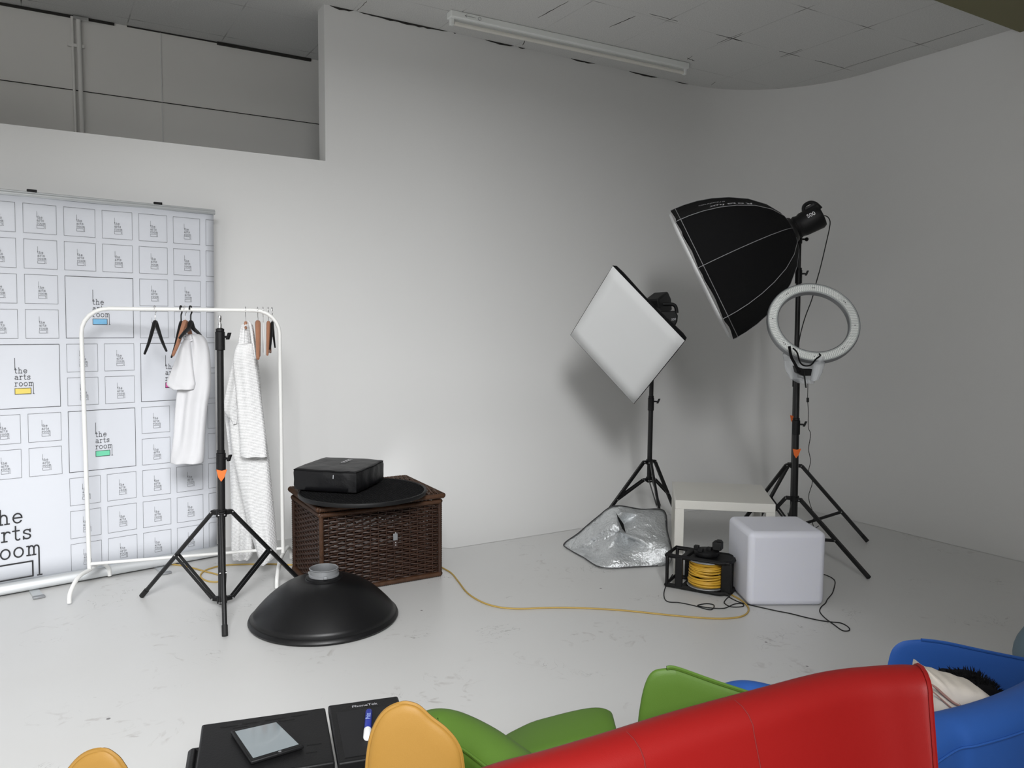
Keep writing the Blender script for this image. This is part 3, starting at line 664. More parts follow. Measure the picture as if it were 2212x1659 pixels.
for a in (.3, 2.4, 4.5):
    u = V((cos(a), sin(a), 0)); MB().box(dc+u*.074+ZZ*.222, .012, .018, .012, (u, u.cross(ZZ), ZZ)).build('mount_lug', M_GREYMET, rg, bevel=.002)
mb = MB()
for a in (.2, 2.3, 4.4): u = V((cos(a), sin(a), 0)); mb.bar(dc+ZZ*.19, dc+u*.075+ZZ*.205, .006, .003, ZZ)
mb.cyl(dc+ZZ*.175, dc+ZZ*.2, .01, 12); mb.build('deflector_spider', M_BLKMETAL, bdh)
MB().lathe([(0, .172), (.03, .172), (.031, .176), (0, .178)], dc, n=24).build('deflector', M_GREYMET, bdh)

# ------------------------------------------------------------------ square softbox on stand
fc = [P(1325, 574, 4.98), P(1480, 735, 4.88), P(1370, 871, 5.24), P(1234, 723, 5.32)]
fcn = (fc[0]+fc[1]+fc[2]+fc[3])/4; e1 = (fc[1]-fc[0]).normalized(); nb = e1.cross((fc[3]-fc[0])).normalized()
if nb.dot(HF) < 0: nb = -nb
e2 = nb.cross(e1).normalized(); sp_c = fcn + nb*.36
sbase = F(1400, 1130); hd = sp_c + nb*.10; ptop = hd - UP*.09
ss = stand('light_stand', sbase, ptop, .46, [F(1283, 1150), F(1437, 1180), F(1464, 1122)], .33, 'black tripod stand holding the square white softbox', joints=(.62,), brace=.55, spigot=False, rp=.0155, flatleg=True)
sb = thing('square_softbox', sp_c, 'square softbox with white front tilted down on its corner', 'softbox')
mb = MB(); K = 9; rows = []
for i in range(K):
    row = []
    for j in range(K):
        a, b = i/(K-1), j/(K-1); p = fc[0]*(1-a)*(1-b)+fc[1]*a*(1-b)+fc[2]*a*b+fc[3]*(1-a)*b
        ed = min(a, 1-a, b, 1-b); row.append(p - nb*(.008 + (.004*noise.noise(V((a*4, b*5, 2))) if ed > 0 else 0)))
    rows.append(row)
mb.grid(rows); mb.build('front_diffuser', M_DIFF, sb, angle=80, solid=.003)
mb = MB()
sq = [sp_c + (e1*cx+e2*cy)*.075 for cx, cy in ((-1, 0), (0, -1), (1, 0), (0, 1))]
orr = [min(sq, key=lambda s_: (s_-(f-fcn)*.12-sp_c).length) for f in fc]
rows = []
for t in (0, .12, .35, .6, .85, 1):
    row = []
    for i in range(4):
        for k in range(8):
            f0, f1 = fc[i], fc[(i+1) % 4]; s0 = sp_c + ((f0-fcn)*.16); s1 = sp_c + ((f1-fcn)*.16); u = k/8
            fo = f0*(1-u)+f1*u; so = s0*(1-u)+s1*u; p = fo*(1-t)+so*t; bul = sin(pi*min(1, t*1.6))*.060*(1-.5*sin(pi*u)); row.append(p + (fo-fcn).normalized()*bul)
    rows.append(row)
mb.grid(rows, closed_u=True); mb.build('black_hood', M_BLKFAB, sb, angle=60, solid=.003)
mb = MB(); mb.tube([fc[i]+(fc[(i+1) % 4]-fc[i])*k/6 - nb*.004 for i in range(4) for k in range(6)], .0045, 6, True); mb.build('edge_binding', M_BLKFAB, sb)
fh = thing('flash_head', hd, 'compact black flash head with handle slot behind the square softbox', 'studio flash')
hu = (P(1440, 660, 5.4)-P(1437, 705, 5.4)).normalized(); 
hx = nb.cross(UP).normalized(); hy = hx.cross(nb).normalized()
mb = MB(); mb.lathe([(0, -.09), (.07, -.09), (.075, -.02), (.066, 0), (.066, .02)], hd, nb, 24); mb.build('speed_ring', M_BLKMETAL, fh)
mb = MB(); hc_ = hd + nb*.11 + hy*.02
prof = [(-.10, -.06), (.10, -.06), (.115, .02), (.08, .085), (-.10, .085)]
mb.prism([hc_ + nb*a + hy*b - hx*.055 for a, b in prof], hx*.11); mb.build('body', M_BLKPLAS, fh, bevel=.012, seg=3)
ta = P(1421, 655, 5.55); 
c0 = P(1443, 664, 5.50)
mb = MB(); rx, ry = HR, ZZ
MB().tube(spline([P(x, y, 5.49) for x, y in ((1424, 676), (1421, 664), (1427, 658), (1440, 657), (1454, 658), (1460, 664), (1462, 676))], 5), .0125, 10).build('carry_handle', M_BLKPLAS, fh)
mb = MB(); mb.prism([P(x, y, 5.42) for x, y in ((1419, 673), (1460, 671), (1465, 682), (1464, 694), (1458, 706), (1448, 714), (1425, 690))], HF*.14); mb.build('rear_panel', M_BLKPLAS, fh, bevel=.010)
text('500', .022, P(1455, 690, 5.414), HR*.97+ZZ*.15, ZZ, M_LETTERG, fh, lift=.001)
MB().cyl(ptop-ZZ*.03, ptop+ZZ*.09, .014, 12).box(ptop+ZZ*.06, .05, .05, .05, (HR, HF, ZZ)).build('tilt_bracket', M_BLKMETAL, fh, bevel=.003)

# ------------------------------------------------------------------ silver fabric heap
def heap():
    pts = [(1217, 1180, 0, .012), (1300, 1228, 0, .012), (1370, 1227, 0, .014), (1440, 1222, 0, .014), (1457, 1192, 0, .05), (1452, 1150, .2, 0), (1436, 1102, .25, 0), (1385, 1101, .27, 0), (1327, 1094, .30, 0), (1262, 1143, .15, 0)]
    def w3(x, y, D): return P(x, y, D)
    ring = [w3(1217, 1180, F(1217, 1180).dot(HF)), w3(1258, 1204, F(1258, 1206).dot(HF)), w3(1300, 1227, F(1300, 1229).dot(HF)), w3(1370, 1226, F(1370, 1228).dot(HF)), w3(1440, 1221, F(1440, 1223).dot(HF)), w3(1451, 1192, 4.62), w3(1442, 1150, 4.80), w3(1434, 1104, 5.02), w3(1385, 1101, 5.02), w3(1327, 1094, 4.93), w3(1290, 1118, 4.98), w3(1250, 1152, 5.02)]
    inner = [w3(1240, 1180, 4.95), w3(1268, 1192, 4.85), w3(1308, 1200, 4.68), w3(1365, 1195, 4.62), w3(1420, 1190, 4.62), w3(1435, 1172, 4.66), w3(1420, 1145, 4.78), w3(1405, 1118, 4.90), w3(1375, 1112, 4.92), w3(1338, 1108, 4.86), w3(1305, 1135, 4.86), w3(1270, 1155, 4.92)]
    inner2 = [w3(1265, 1178, 4.86), w3(1290, 1180, 4.80), w3(1320, 1175, 4.72), w3(1358, 1165, 4.80), w3(1385, 1172, 4.66), w3(1395, 1160, 4.70), w3(1388, 1140, 4.78), w3(1370, 1128, 4.84), w3(1352, 1125, 4.92), w3(1335, 1122, 4.82), w3(1315, 1140, 4.80), w3(1290, 1155, 4.84)]
    mb = MB(); rows = [spline(r, 6, True) for r in (ring, inner, inner2)]
    def lerp(a, b, t): return [p*(1-t)+q_*t for p, q_ in zip(a, b)]
    R_ = []
    for a, b in ((0, 1), (1, 2)):
        for t in (0, .25, .5, .75): R_.append(lerp(rows[a], rows[b], t))
    R_.append(rows[2]); cc = w3(1338, 1150, 4.78); cen = [cc]*len(rows[2])
    for t in (.25, .5, .75, .97): R_.append(lerp(rows[2], cen, t))
    for ri, r in enumerate(R_):
        if ri:
            for i, p in enumerate(r):
                p = p.copy(); nn = noise.noise(p*7)*.030 + abs(noise.noise(p*17))*.030 + noise.noise(p*45)*.006; r[i] = p - HF*nn + ZZ*nn*.6
                if r[i].z < .004: r[i].z = .004
        else:
            for i, p in enumerate(r): r[i] = V((p.x, p.y, max(.004, p.z)))
    mb.grid(R_, closed_u=True)
    return mb, R_
mb, R_ = heap()
sf = thing('silver_reflector_cloth', F(1335, 1200), 'crumpled silver cloth of a collapsed softbox heaped on the floor', 'softbox cover')
mb.build('silver_sheet', M_SILVER, sf, angle=55, solid=.003)
MB().tube([p+ZZ*.004 for p in R_[0]], .0032, 6, True).build('grey_hem', mat('dark_grey_hem', (.05, .05, .052), .8), sf)
sl = [P(1331, 1108, 4.80), P(1337, 1118, 4.775), P(1347, 1132, 4.76), P(1352, 1152, 4.72), P(1344, 1142, 4.73), P(1337, 1126, 4.76)]
MB().prism(sl, HF*.02).build('slit', M_BLKFAB, sf, smooth=False)

# ------------------------------------------------------------------ low white table
tx, ty = V((.76, -.65, 0)).normalized(), V((.65, .76, 0)).normalized(); o = V((3.085, 3.315, 0)); S = .55
lt = thing('side_table', o+tx*S/2+ty*S/2, 'low square white side table behind the cable reel', 'table')
MB().box(o+(tx+ty)*S/2+ZZ*.414, S, S, .05, (tx, ty, ZZ)).build('tabletop', M_LACK, lt, bevel=.002)
for a in (.025, S-.025):
    for b in (.025, S-.025): MB().box(o+tx*a+ty*b+ZZ*.1945, .05, .05, .389, (tx, ty, ZZ)).build('leg', M_LACK, lt, bevel=.002)

# ------------------------------------------------------------------ glowing-type plastic cube (unlit)
cx_, cy_ = V((.874, -.486, 0)), V((.486, .874, 0)); o = V((3.063, 2.743, 0)); S = .40
mb = MB(); mb.box(o+cx_*S/2+cy_*.18+ZZ*.194, S-.002, .36, .386, (cx_, cy_, ZZ))
cb = mb.build('cube_seat', M_CUBE, bevel=.030, seg=5); tag(cb, 'translucent white plastic cube with rounded edges on the floor', 'cube stool')
cb.data.materials[0].node_tree.nodes['Principled BSDF'].inputs['Subsurface Scale'].default_value = .3

# ------------------------------------------------------------------ cable reel
rl = V((2.905, 3.185, 0)); rr_ = V((3.07, 2.885, 0)); ux = (rr_-rl).normalized(); uy = V((-ux.y, ux.x, 0)); L_ = .36
o = rl - uy*.0
cr = thing('cable_reel', (rl+rr_)/2+uy*.1, 'black extension reel wound with yellow cable standing on its side', 'cable reel')
def rp_(x, y, z): return rl + ux*x + uy*y + ZZ*z
W_ = .17
for nm, z in (('lower_frame', .016), ('upper_frame', .180)):
    mb = MB(); mb.tube([rp_(a, b, z) for a, b in ((.0, .0), (.30, 0), (.345, .04), (.345, W_-.04), (.30, W_), (.0, W_))], .014, 4, True, flat=ZZ)
    mb.box(rp_(.10, W_/2, z), .03, W_, .022, (ux, uy, ZZ)).box(rp_(.235, W_/2, z), .22, W_*.9, .012, (ux, uy, ZZ)); mb.build(nm, M_BLKPLAS, cr, bevel=.004)
for nm, x, y, wx in (('handle_post', .008, .0, .016), ('handle_post', .008, W_, .016), ('frame_post', .075, .0, .040), ('frame_post', .075, W_, .04), ('frame_post', .325, .03, .055), ('frame_post', .325, W_-.03, .05)):
    MB().box(rp_(x, y, .098), wx, .022, .165, (ux, uy, ZZ)).build(nm, M_BLKPLAS, cr, bevel=.005)
dcn = rp_(.205, W_/2-.01, 0)
MB().lathe([(.05, .02), (.05, .176)], dcn, n=24).build('drum', M_BLKPLAS, cr)
for z in (.026, .168): MB().lathe([(0, 0), (.102, 0), (.104, .003), (.102, .006), (0, .006)], dcn+ZZ*z, n=40).build('drum_flange', M_GREYMET, cr)
mb = MB()
for k in range(15):
    for layer, rad in ((0, .078), (1, .088)):
        z = .038 + k*.0086 + layer*.004; tl = random.uniform(-.012, .012); ph = random.uniform(0, 6); rad2 = rad+random.uniform(-.004, .004) + (.008 if z < .07 else 0)
        mb.tube([dcn+V((rad2*cos(a_), rad2*sin(a_), z+tl*sin(a_+ph))) for a_ in [2*pi*i/28 for i in range(28)]], .0048, 6, True)
mb.build('wound_yellow_cable', M_YCABLE, cr)
MB().lathe([(0, 0), (.065, 0), (.068, .006), (.066, .022), (.055, .028), (0, .028)], rp_(.20, W_/2, .192), n=32).build('socket_plate', M_BLKPLAS, cr, angle=35)
for a, b in ((.165, .09), (.20, .05), (.235, .09)):
    MB().box(rp_(a-.02, b-.01, .226), .026, .030, .02, (ux, uy, ZZ)).build('socket_cover', M_BLKPLAS, cr, bevel=.003)
pg = tag(MB().box(rp_(.255, .10, .246), .048, .055, .045, (ux, uy, ZZ)).box(rp_(.262, .10, .272), .03, .03, .012, (ux, uy, ZZ)).build('power_plug', M_RUBBER, bevel=.008), 'chunky black mains plug pushed into the top of the cable reel', 'plug')

# ------------------------------------------------------------------ cables on the floor
def cable(px, r, m, name, label, z=None, cat='cable'):
    pts = [F(x, y, r) for x, y in px]; o = tag(MB().tube(spline(pts, 5), r, 7).build(name, m, angle=80), label, cat); return o
cable([(371, 1219), (395, 1222), (417, 1227), (442, 1234), (471, 1241.5), (480, 1249), (471, 1256.5), (452, 1256), (438, 1250.5), (433, 1243), (441, 1233.5), (457, 1227), (482, 1221.5), (520, 1219.2), (584, 1218.2), (632, 1220), (662, 1214)], .0045, M_YFLOOR, 'yellow_cable', 'yellow cable looped on the floor behind the front light stand')
cable([(930, 1212), (953, 1225), (975, 1238), (990, 1256), (1010, 1281), (1040, 1300), (1075, 1311), (1120, 1315), (1180, 1313), (1240, 1313), (1340, 1318), (1460, 1330), (1540, 1336), (1590, 1334), (1612, 1326), (1617, 1313), (1603, 1298), (1584, 1287), (1562, 1275)], .0045, M_YFLOOR, 'yellow_cable', 'long yellow cable snaking across the floor from hamper to reel')
cable([(1453, 1241), (1441, 1260), (1434, 1283), (1441, 1299), (1469, 1302), (1500, 1308.5), (1526, 1316), (1539, 1316), (1542, 1307), (1526, 1304), (1507, 1308), (1532, 1313), (1564, 1314), (1586, 1305), (1603, 1304), (1605, 1310), (1580, 1311), (1565, 1303), (1568, 1295), (1576, 1288)], .0028, M_RUBBER, 'black_cord', 'thin black cord tangled on the floor in front of the reel')
cable([(1573, 1289), (1595, 1300), (1621, 1307), (1675, 1319), (1706, 1325), (1738, 1333), (1770, 1340), (1795, 1343.4), (1817, 1346), (1833, 1355), (1834, 1362), (1820, 1362), (1801, 1349), (1781, 1334), (1771, 1321), (1774, 1311), (1783, 1303), (1787, 1295), (1797, 1283), (1801, 1273), (1804, 1257), (1798, 1249), (1786, 1243), (1776, 1240)], .0028, M_RUBBER, 'black_cord', 'thin black cord running past the white cube and looping back')

# ------------------------------------------------------------------ octagonal softbox, its flash head and stand
D8 = 5.27; rc = P(1522, 590, D8); axr = (RT*.87 + UP*.425 - FW*.27).normalized(); down = (RT*.47 - UP*.88); down = (down - axr*down.dot(axr)).normalized(); side = axr.cross(down)
if side.dot(FW) > 0: side = -side
OR, OL = .475, .60
ob = thing('octagonal_softbox', rc, 'large black octagonal softbox tilted downward on the tall stand', 'softbox')
prof8 = [(1.0, -.035), (1.0, 0.0), (.985, .12), (.95, .26), (.885, .42), (.79, .58), (.65, .75), (.47, .89), (.28, .98), (.18, 1.0)]
def o8(th, rr, h, sag=1.0):
    seg_ = ((th-5) % 45)/45; r = OR*rr*cos(pi/8)/cos(radians(seg_*45-22.5)); r = r*(1-.015*sin(pi*seg_)*sag)
    return rc + axr*(OL*h) + (down*cos(radians(th)) + side*sin(radians(th)))*r
rows = []
for rr, h in prof8:
    rows.append([o8(5+45*k/6, rr, h - (.018*sin(pi*(k % 6)/6) if h == -.035 else 0)*-1) for k in range(48)])
mb = MB(); mb.grid(rows, closed_u=True); mb.build('fabric_shell', M_BLKFAB, ob, angle=28, solid=.003)
mb = MB()
for i in range(8):
    th = 5+45*i; mb.tube([o8(th, rr*1.008, h) for rr, h in prof8], .0022, 5)
mb.tube([o8(5+45*k/6, 1.008, .02) for k in range(48)], .0022, 5, True); mb.build('reflective_piping', M_PIPING, ob)
rows = [[o8(5+45*k/6, rr, h) for k in range(48)] for rr, h in ((.985, -.045), (.96, -.07), (.7, -.085), (.35, -.092), (.01, -.095))]
mb = MB(); mb.grid(rows, closed_u=True); mb.build('front_diffuser', M_DIFF, ob, angle=60, solid=.002)
def on8(th, i0, f):                                   # a point and tangents on a panel
    (r0, h0), (r1, h1) = prof8[i0], prof8[i0+1]; return o8(th, r0+(r1-r0)*f, h0+(h1-h0)*f)
thp = 5+45*3.5
def lettering(word, size, h0, adv, thc, m, mirror=True):
    # each letter lies on the panel; reads from the flash end towards the rim
    x = h0
    for ch in word:
        for i in range(len(prof8)-1):
            if prof8[i][1] <= x <= prof8[i+1][1]: break
        f = (x-prof8[i][1])/(prof8[i+1][1]-prof8[i][1]); p = on8(thc, i, f); p2 = on8(thc, i, min(1, f+.1)); p3 = on8(thc+6, i, f)
        xd = (p-p2).normalized(); sd = (p3-p).normalized(); yd = (sd - xd*sd.dot(xd)).normalized(); nrm = xd.cross(yd)
        if nrm.dot(p-(rc+axr*OL*.5)) < 0: yd = -yd
        text(ch, size, p, xd, yd, m, ob, name='printed_letter', lift=.004, shear=.25)
        x -= adv*(1.25 if ch in 'Rm' else .7 if ch in 'lit' else 1)
lettering('Rotalux', .078, .72, .060, thp-11, M_LETTER)
lettering('elinchrom', .046, .50, .030, thp+4, M_LETTERG)
fh2 = thing('flash_head', rc+axr*(OL+.02), 'black flash head on the back of the octagonal softbox', 'studio flash')
h0 = rc+axr*(OL-.02)
MB().lathe([(.085, 0), (.088, .02), (.078, .04), (.060, .05)], h0, axr, 28).build('speed_ring', M_BLKMETAL, fh2)
MB().lathe([(.066, .045), (.074, .06), (.068, .08), (.076, .10), (.079, .205), (.070, .222), (.03, .226), (0, .226)], h0, axr, 28).build('barrel', M_BLKPLAS, fh2, angle=35)
hu2 = UP - axr*UP.dot(axr); hu2.normalize(); hs = axr.cross(hu2)
c0 = h0 + axr*.185
MB().tube(spline([c0+axr*(-.055)+hu2*.05, c0+axr*(-.035)+hu2*.10, c0+axr*.005+hu2*.108, c0+axr*.035+hu2*.085, c0+axr*.05+hu2*.04], 5), .012, 8).box(c0+axr*-.005+hu2*.065, .06, .03, .05, (axr, hs, hu2)).build('carry_handle', M_BLKPLAS, fh2)
sdv = -FW+axr*FW.dot(axr); sdv.normalize(); sdv = (sdv*.93+hu2*.36).normalized(); yv = sdv.cross(axr)
if yv.dot(UP) < 0: yv = -yv
text('500', .036, h0+axr*.155+sdv*.080, axr if axr.cross(yv).dot(sdv) > 0 else -axr, yv, M_LETTER, fh2)
nb3 = h0+axr*.10-hu2*.06
s3 = F(1711, 1150); p3t = P(1727, 520, s3.dot(HF)-.03)
stand('light_stand', s3, p3t, .475, [F(1873, 1172), F(1588, 1150), F(1640, 1122)], .06, 'tall black stand carrying the octagonal softbox', joints=(.53, .88), brace=.62, spigot=False, rp=.0165, tape=((.80, -.02),), flatleg=True)
mb = MB(); mb.cyl(p3t-ZZ*.02, p3t+ZZ*.05, .018, 14); mb.bar(p3t+ZZ*.04, nb3, .03, .02, hs); mb.build('tilt_bracket', M_BLKMETAL, fh2, bevel=.003)
mb = MB(); mb.cyl(p3t+HR*.015+ZZ*.01, p3t+HR*.04+ZZ*.01, .006, 10).ball(p3t+HR*.048+ZZ*.01, .014, 10); mb.build('bracket_knob', M_BLKPLAS, fh2)
oc = [(1770, 470, 5.30), (1781, 466, 5.30), (1790, 471, 5.30), (1793, 485, 5.31), (1785, 524, 5.33), (1772, 579, 5.35), (1763, 611, 5.36), (1754, 646, 5.36), (1738, 689, 5.37), (1727, 733, 5.37), (1724, 770, 5.35), (1722, 830, 5.35), (1726, 880, 5.34), (1722, 930, 5.34), (1719, 1000, 5.34)]
tag(MB().tube(spline([P(*q_) for q_ in oc], 4), .0035, 7).build('mains_cable', M_RUBBER), 'black power cord hanging from the flash head of the octagonal softbox', 'cable')

# ------------------------------------------------------------------ ring light and its stand
s4 = F(1714, 1192); D4 = s4.dot(HF); p4t = P(1722, 806, D4-.0)
stand('light_stand', s4, p4t, .345, [F(1876, 1251), F(1604, 1178), F(1700, 1140)], .10, 'shorter black stand carrying the ring light', joints=(.70,), brace=.55, spigot=False, rp=.0175, tape=((.64, -.004),), flatleg=True)
rgc = P(1756, 697, D4-.14); rn_ = (-FW*.89 + UP*.42 - RT*.10).normalized(); ru = RT-rn_*RT.dot(rn_); ru.normalize(); rv = rn_.cross(ru)
rl_ = thing('ring_light', rgc, 'round LED ring light on the shorter stand', 'ring light')
Ro, Ri = .268*(D4-.14)/4.75, .205*(D4-.14)/4.75
MB().lathe([(Ri, -.02), (Ri-.002, .0), (Ri, .016), (Ri+.003, .018), (Ri+.006, .014)], rgc, rn_, 72).lathe([(Ro-.006, .014), (Ro-.003, .018), (Ro, .016), (Ro+.002, 0), (Ro, -.02), (Ri, -.02)], rgc, rn_, 72).build('housing_rim', M_GREYMET, rl_, angle=40)
MB().lathe([(Ri+.005, .015), (Ro-.005, .015)], rgc, rn_, 72).build('diffuser_cover', M_LED, rl_)
mb = MB()
for j in range(5):
    r = Ri+.016+(Ro-Ri-.032)*j/4; nl = int(2*pi*r/.0115)
    for k in range(nl):
        a = 2*pi*k/nl; u = ru*cos(a)+rv*sin(a); t_ = rn_.cross(u); c_ = rgc+u*r+rn_*.0155
        mb.add([c_-u*.0042-t_*.0042, c_+u*.0042-t_*.0042, c_+u*.0042+t_*.0042, c_-u*.0042+t_*.0042, c_+rn_*.002], [(0, 1, 4), (1, 2, 4), (2, 3, 4), (3, 0, 4)])
mb.build('led_chips', M_LEDCHIP, rl_, smooth=False)
mb = MB()
for a in (82, 80, 33, 30, 120, 123, 172, 215, 218, 262, 305, 308, 350):
    u = ru*cos(radians(a))+rv*sin(radians(a)); mb.cyl(rgc+u*(Ri+Ro)/2+rn_*.015, rgc+u*(Ri+Ro)/2+rn_*.0175, .003, 8)
mb.build('screw_heads', M_INK, rl_)
# mounting bracket, strap and the crumpled clear bag round it
Dm = D4-.26
mb = MB(); mb.prism([P(x, y, Dm) for x, y in ((1718, 790), (1736, 797), (1755, 797), (1752, 812), (1735, 812), (1722, 805))], HF*.05)
mb.bar(P(1736, 800, Dm), P(1741, 838, Dm), .016, .006, HF); brk = mb.build('mount_bracket', M_BLKPLAS, rl_, bevel=.003)
MB().tube(spline([P(x, y, Dm-.02) for x, y in ((1705, 748), (1709, 770), (1716, 784), (1722, 795), (1728, 803))], 5), .008, 8).build('strap_end', M_BLKFAB, rl_)
MB().tube(spline([P(x, y, Dm-.03) for x, y in ((1713, 752), (1722, 762), (1728, 782), (1738, 790), (1752, 788), (1762, 776), (1772, 768), (1769, 764))], 5), .0045, 8).build('elastic_cord', M_BLKFAB, rl_)
rows = []
prof_ = [(755, 1700, 1716), (765, 1690, 1725), (780, 1694, 1752), (795, 1700, 1765), (808, 1704, 1768), (818, 1708, 1762), (828, 1728, 1758)]
for i, (y, xl, xr) in enumerate(prof_):
    a, b = P(xl, y, Dm+.10), P(xr, y, Dm+.10); c_ = (a+b)/2; h = (b-a)/2; q_ = []
    for j in range(28):
        t = 2*pi*j/28; p = c_ + h*cos(t) + HF*(.045*sin(t)); p += (p-c_).normalized()*noise.noise(p*38)*.014; q_.append(p)
    rows.append(q_)
bgl = tag(MB().grid(rows, closed_u=True).build('plastic_bag', M_BAG, angle=15), 'crumpled clear plastic bag wrapped round the ring light mount', 'plastic bag')
rows = []
for i, (y, xl, xr) in enumerate([(770, 1762, 1780), (785, 1756, 1782), (805, 1754, 1776), (822, 1752, 1766)]):
    a, b = P(xl, y, Dm), P(xr, y, Dm); c_ = (a+b)/2; h = (b-a)/2
    rows.append([c_+h*cos(2*pi*j/16)+HF*.03*sin(2*pi*j/16)+V((0, 0, noise.noise(c_*20+V((j, 0, 0)))*.01)) for j in range(16)])
MB().grid(rows, closed_u=True).build('bag_tail', M_BAG, bgl, angle=15)
rc_px = [(1744, 818), (1745, 832), (1744.6, 860), (1745, 872), (1746, 890), (1746, 923), (1751, 938), (1746.7, 968), (1749, 984), (1751, 997), (1746.7, 1020), (1755, 1041), (1746.7, 1075), (1758, 1113), (1755, 1128), (1760, 1140), (1769, 1136)]
rco = thing('dangling_cable', P(1746, 1140, D4-.1), 'thin black cord dangling from the ring light', 'cable')
MB().tube(spline([P(x, y, D4-.12+.02*sin(i)) for i, (x, y) in enumerate(rc_px)], 4), .0022, 6).build('wire', M_RUBBER, rco)
MB().cyl(P(1744.8, 859, D4-.12), P(1744.8, 869, D4-.12), .008, 10).build('inline_adaptor', M_RUBBER, rco, bevel=.002)

# ------------------------------------------------------------------ upholstered seats in the foreground
def wall_shell(ridge, thick, depth_dir, zb=.1, n=8, lean=.0, taper=True):
    """soft upholstered wall: ridge = top line points; rounded top, goes down to zb; thick in depth_dir"""
    rows = []
    for i, p in enumerate(ridge):
        a = ridge[max(0, i-6)]; b = ridge[min(len(ridge)-1, i+6)]; t = (b-a); t.z = 0; t.normalize(); d_ = V((-t.y, t.x, 0))
        if d_.dot(depth_dir) < 0: d_ = -d_
        r = thick/2; c_ = p - ZZ*r*.8; row = []
        e = min(i, len(ridge)-1-i); sq_ = 1.0 if (e > 1 or not taper) else (.75 if e == 1 else .35)
        row.append(V((c_.x, c_.y, zb)) - d_*r*sq_ - d_*lean)
        row.append(V((c_.x, c_.y, (zb+c_.z)/2)) - d_*r*1.03*sq_ - d_*lean*.5)
        for k in range(n+1):
            al = pi - pi*k/n; row.append(c_ + d_*(r*cos(al)*sq_) + ZZ*(r*.8*sin(al)))
        row.append(V((c_.x, c_.y, (zb+c_.z)/2)) + d_*r*1.05*sq_); row.append(V((c_.x, c_.y, zb)) + d_*r*sq_)
        rows.append(row)
    return rows
def ridge_px(pts, z, k=5):
    q_ = [F(x, y, z if len(p) == 0 else p[0]) for x, y, *p in pts]; return spline(q_, k)
def add_shell(name, parent, m, pts, z, thick, dd, zb=.1, lean=0., k=5, pip=None, pipside=-1, taper=True):
    rg_ = ridge_px(pts, z, k); rows = wall_shell(rg_, thick, dd, zb, lean=lean, taper=taper); mb = MB().grid(rows)
    for r in (rows[0], rows[-1]):
        K_ = len(r); mid_ = [(r[i]+r[K_-1-i])/2 for i in range(K_)]; mb.grid([r[:K_//2+1], mid_[:K_//2+1], [r[K_-1-i] for i in range(K_//2+1)]])
    o = mb.build(name, m, parent, angle=70)
    bpy_m = o.modifiers.new('w', 'WELD'); bpy_m.merge_threshold = .0005
    if pip:
        j = 3 if pipside < 0 else -4
        MB().tube([r[j]+ZZ*.001 for r in rows[1:-1]], .0035, 6).build('piping', pip, o)
    return o, rows


def slab(outline, D, thick, puff, k=5, away=None):
    """soft padded panel: outline (px) at distance D, real thickness going away from the viewer"""
    o_ = spline([V((x, y, 0)) for x, y in outline], k, True); pts = [P(p.x, p.y, D) for p in o_]; c_ = sum(pts, V((0, 0, 0)))/len(pts); rows = []
    av = away if away is not None else HF
    for sc, off in ((.02, -puff), (.45, -puff*.98), (.75, -puff*.9), (.90, -puff*.7), (.965, -puff*.4), (1.0, .0), (1.0, thick*.5), (1.0, thick), (.97, thick+puff*.3), (.85, thick+puff*.6), (.5, thick+puff*.9), (.02, thick+puff)):
        rows.append([c_ + (p-c_)*sc + av*off for p in pts])
    return rows, pts

# red sofa: only its back shows
rs = thing('red_sofa', (1.1, .78, 0), 'red upholstered sofa back, nearest seat at the bottom right', 'sofa')
ro, rrow = add_shell('backrest', rs, M_RED, [(960, 1705), (1095, 1656), (1200, 1628), (1330, 1589), (1480, 1542), (1640, 1498), (1800, 1456), (1900, 1444), (1960, 1441), (1991, 1443)], .76, .10, HF, zb=.12, lean=.20, k=6, taper=False)
def seam(i0, i1, m=None, r=.0022, name='seam', par=None, col=None):
    pass
for fr, nm in ((.53, 'seam'), (.37, 'seam')):
    r_ = rrow[int(fr*(len(rrow)-1))]; MB().tube([p+(p-V((p.x, p.y+.3, p.z-.2))).normalized()*.0004 for p in r_[0:7]], .0012, 5).build(nm, mat('dark_red_thread', (.16, .004, .004), .8), ro)
r_ = rrow[-1]; MB().tube([p-HF*.001+ZZ*.001 for p in r_[0:12]], .0045, 6).build('piping', M_RED, ro)
MB().bb((.62, .30, .12), (1.44, .80, .40)).build('seat', M_RED, rs, bevel=.04, seg=4)
for x0 in (.50, 1.46): MB().bb((x0, .25, .10), (x0+.10, .82, .52)).build('arm', M_RED, rs, bevel=.03, seg=4)
for x, y in ((.55, .32), (1.5, .32), (.55, .76), (1.5, .76)): MB().cyl((x, y, 0), (x, y, .12), .018, 12).build('leg', M_BLKMETAL, rs)

# yellow armchair
ya = thing('yellow_armchair', (.25, 1.2, 0), 'mustard yellow armchair beside the green one, two arms showing', 'armchair')
YB = 2240
for nm, ol, D, th in (('arm', [(866, 1521), (888, 1522), (906, 1530), (930, 1552), (962, 1577), (985, 1605), (997, 1640), (1001, 1720), (1000, 1950), (985, YB), (900, YB+10), (800, YB), (792, 1950), (792, 1700), (796, 1625), (808, 1575), (832, 1538)], 1.34, .10),
                      ('arm', [(222, 1621), (244, 1631), (262, 1650), (276, 1685), (284, 1800), (284, 2100), (270, YB), (200, YB+10), (130, YB), (112, 2100), (112, 1800), (130, 1700), (158, 1652), (188, 1628)], 1.34, .10)):
    rw_, pt_ = slab(ol, D, th, .012, away=ray(ol[0][0], 1640).normalized()); am = MB().grid(rw_, closed_u=True).build(nm, M_YELLOW, ya, angle=80)
    MB().tube([p+HF*.002 for p in pt_], .0042, 6, True).build('piping', M_YELLOW, am)
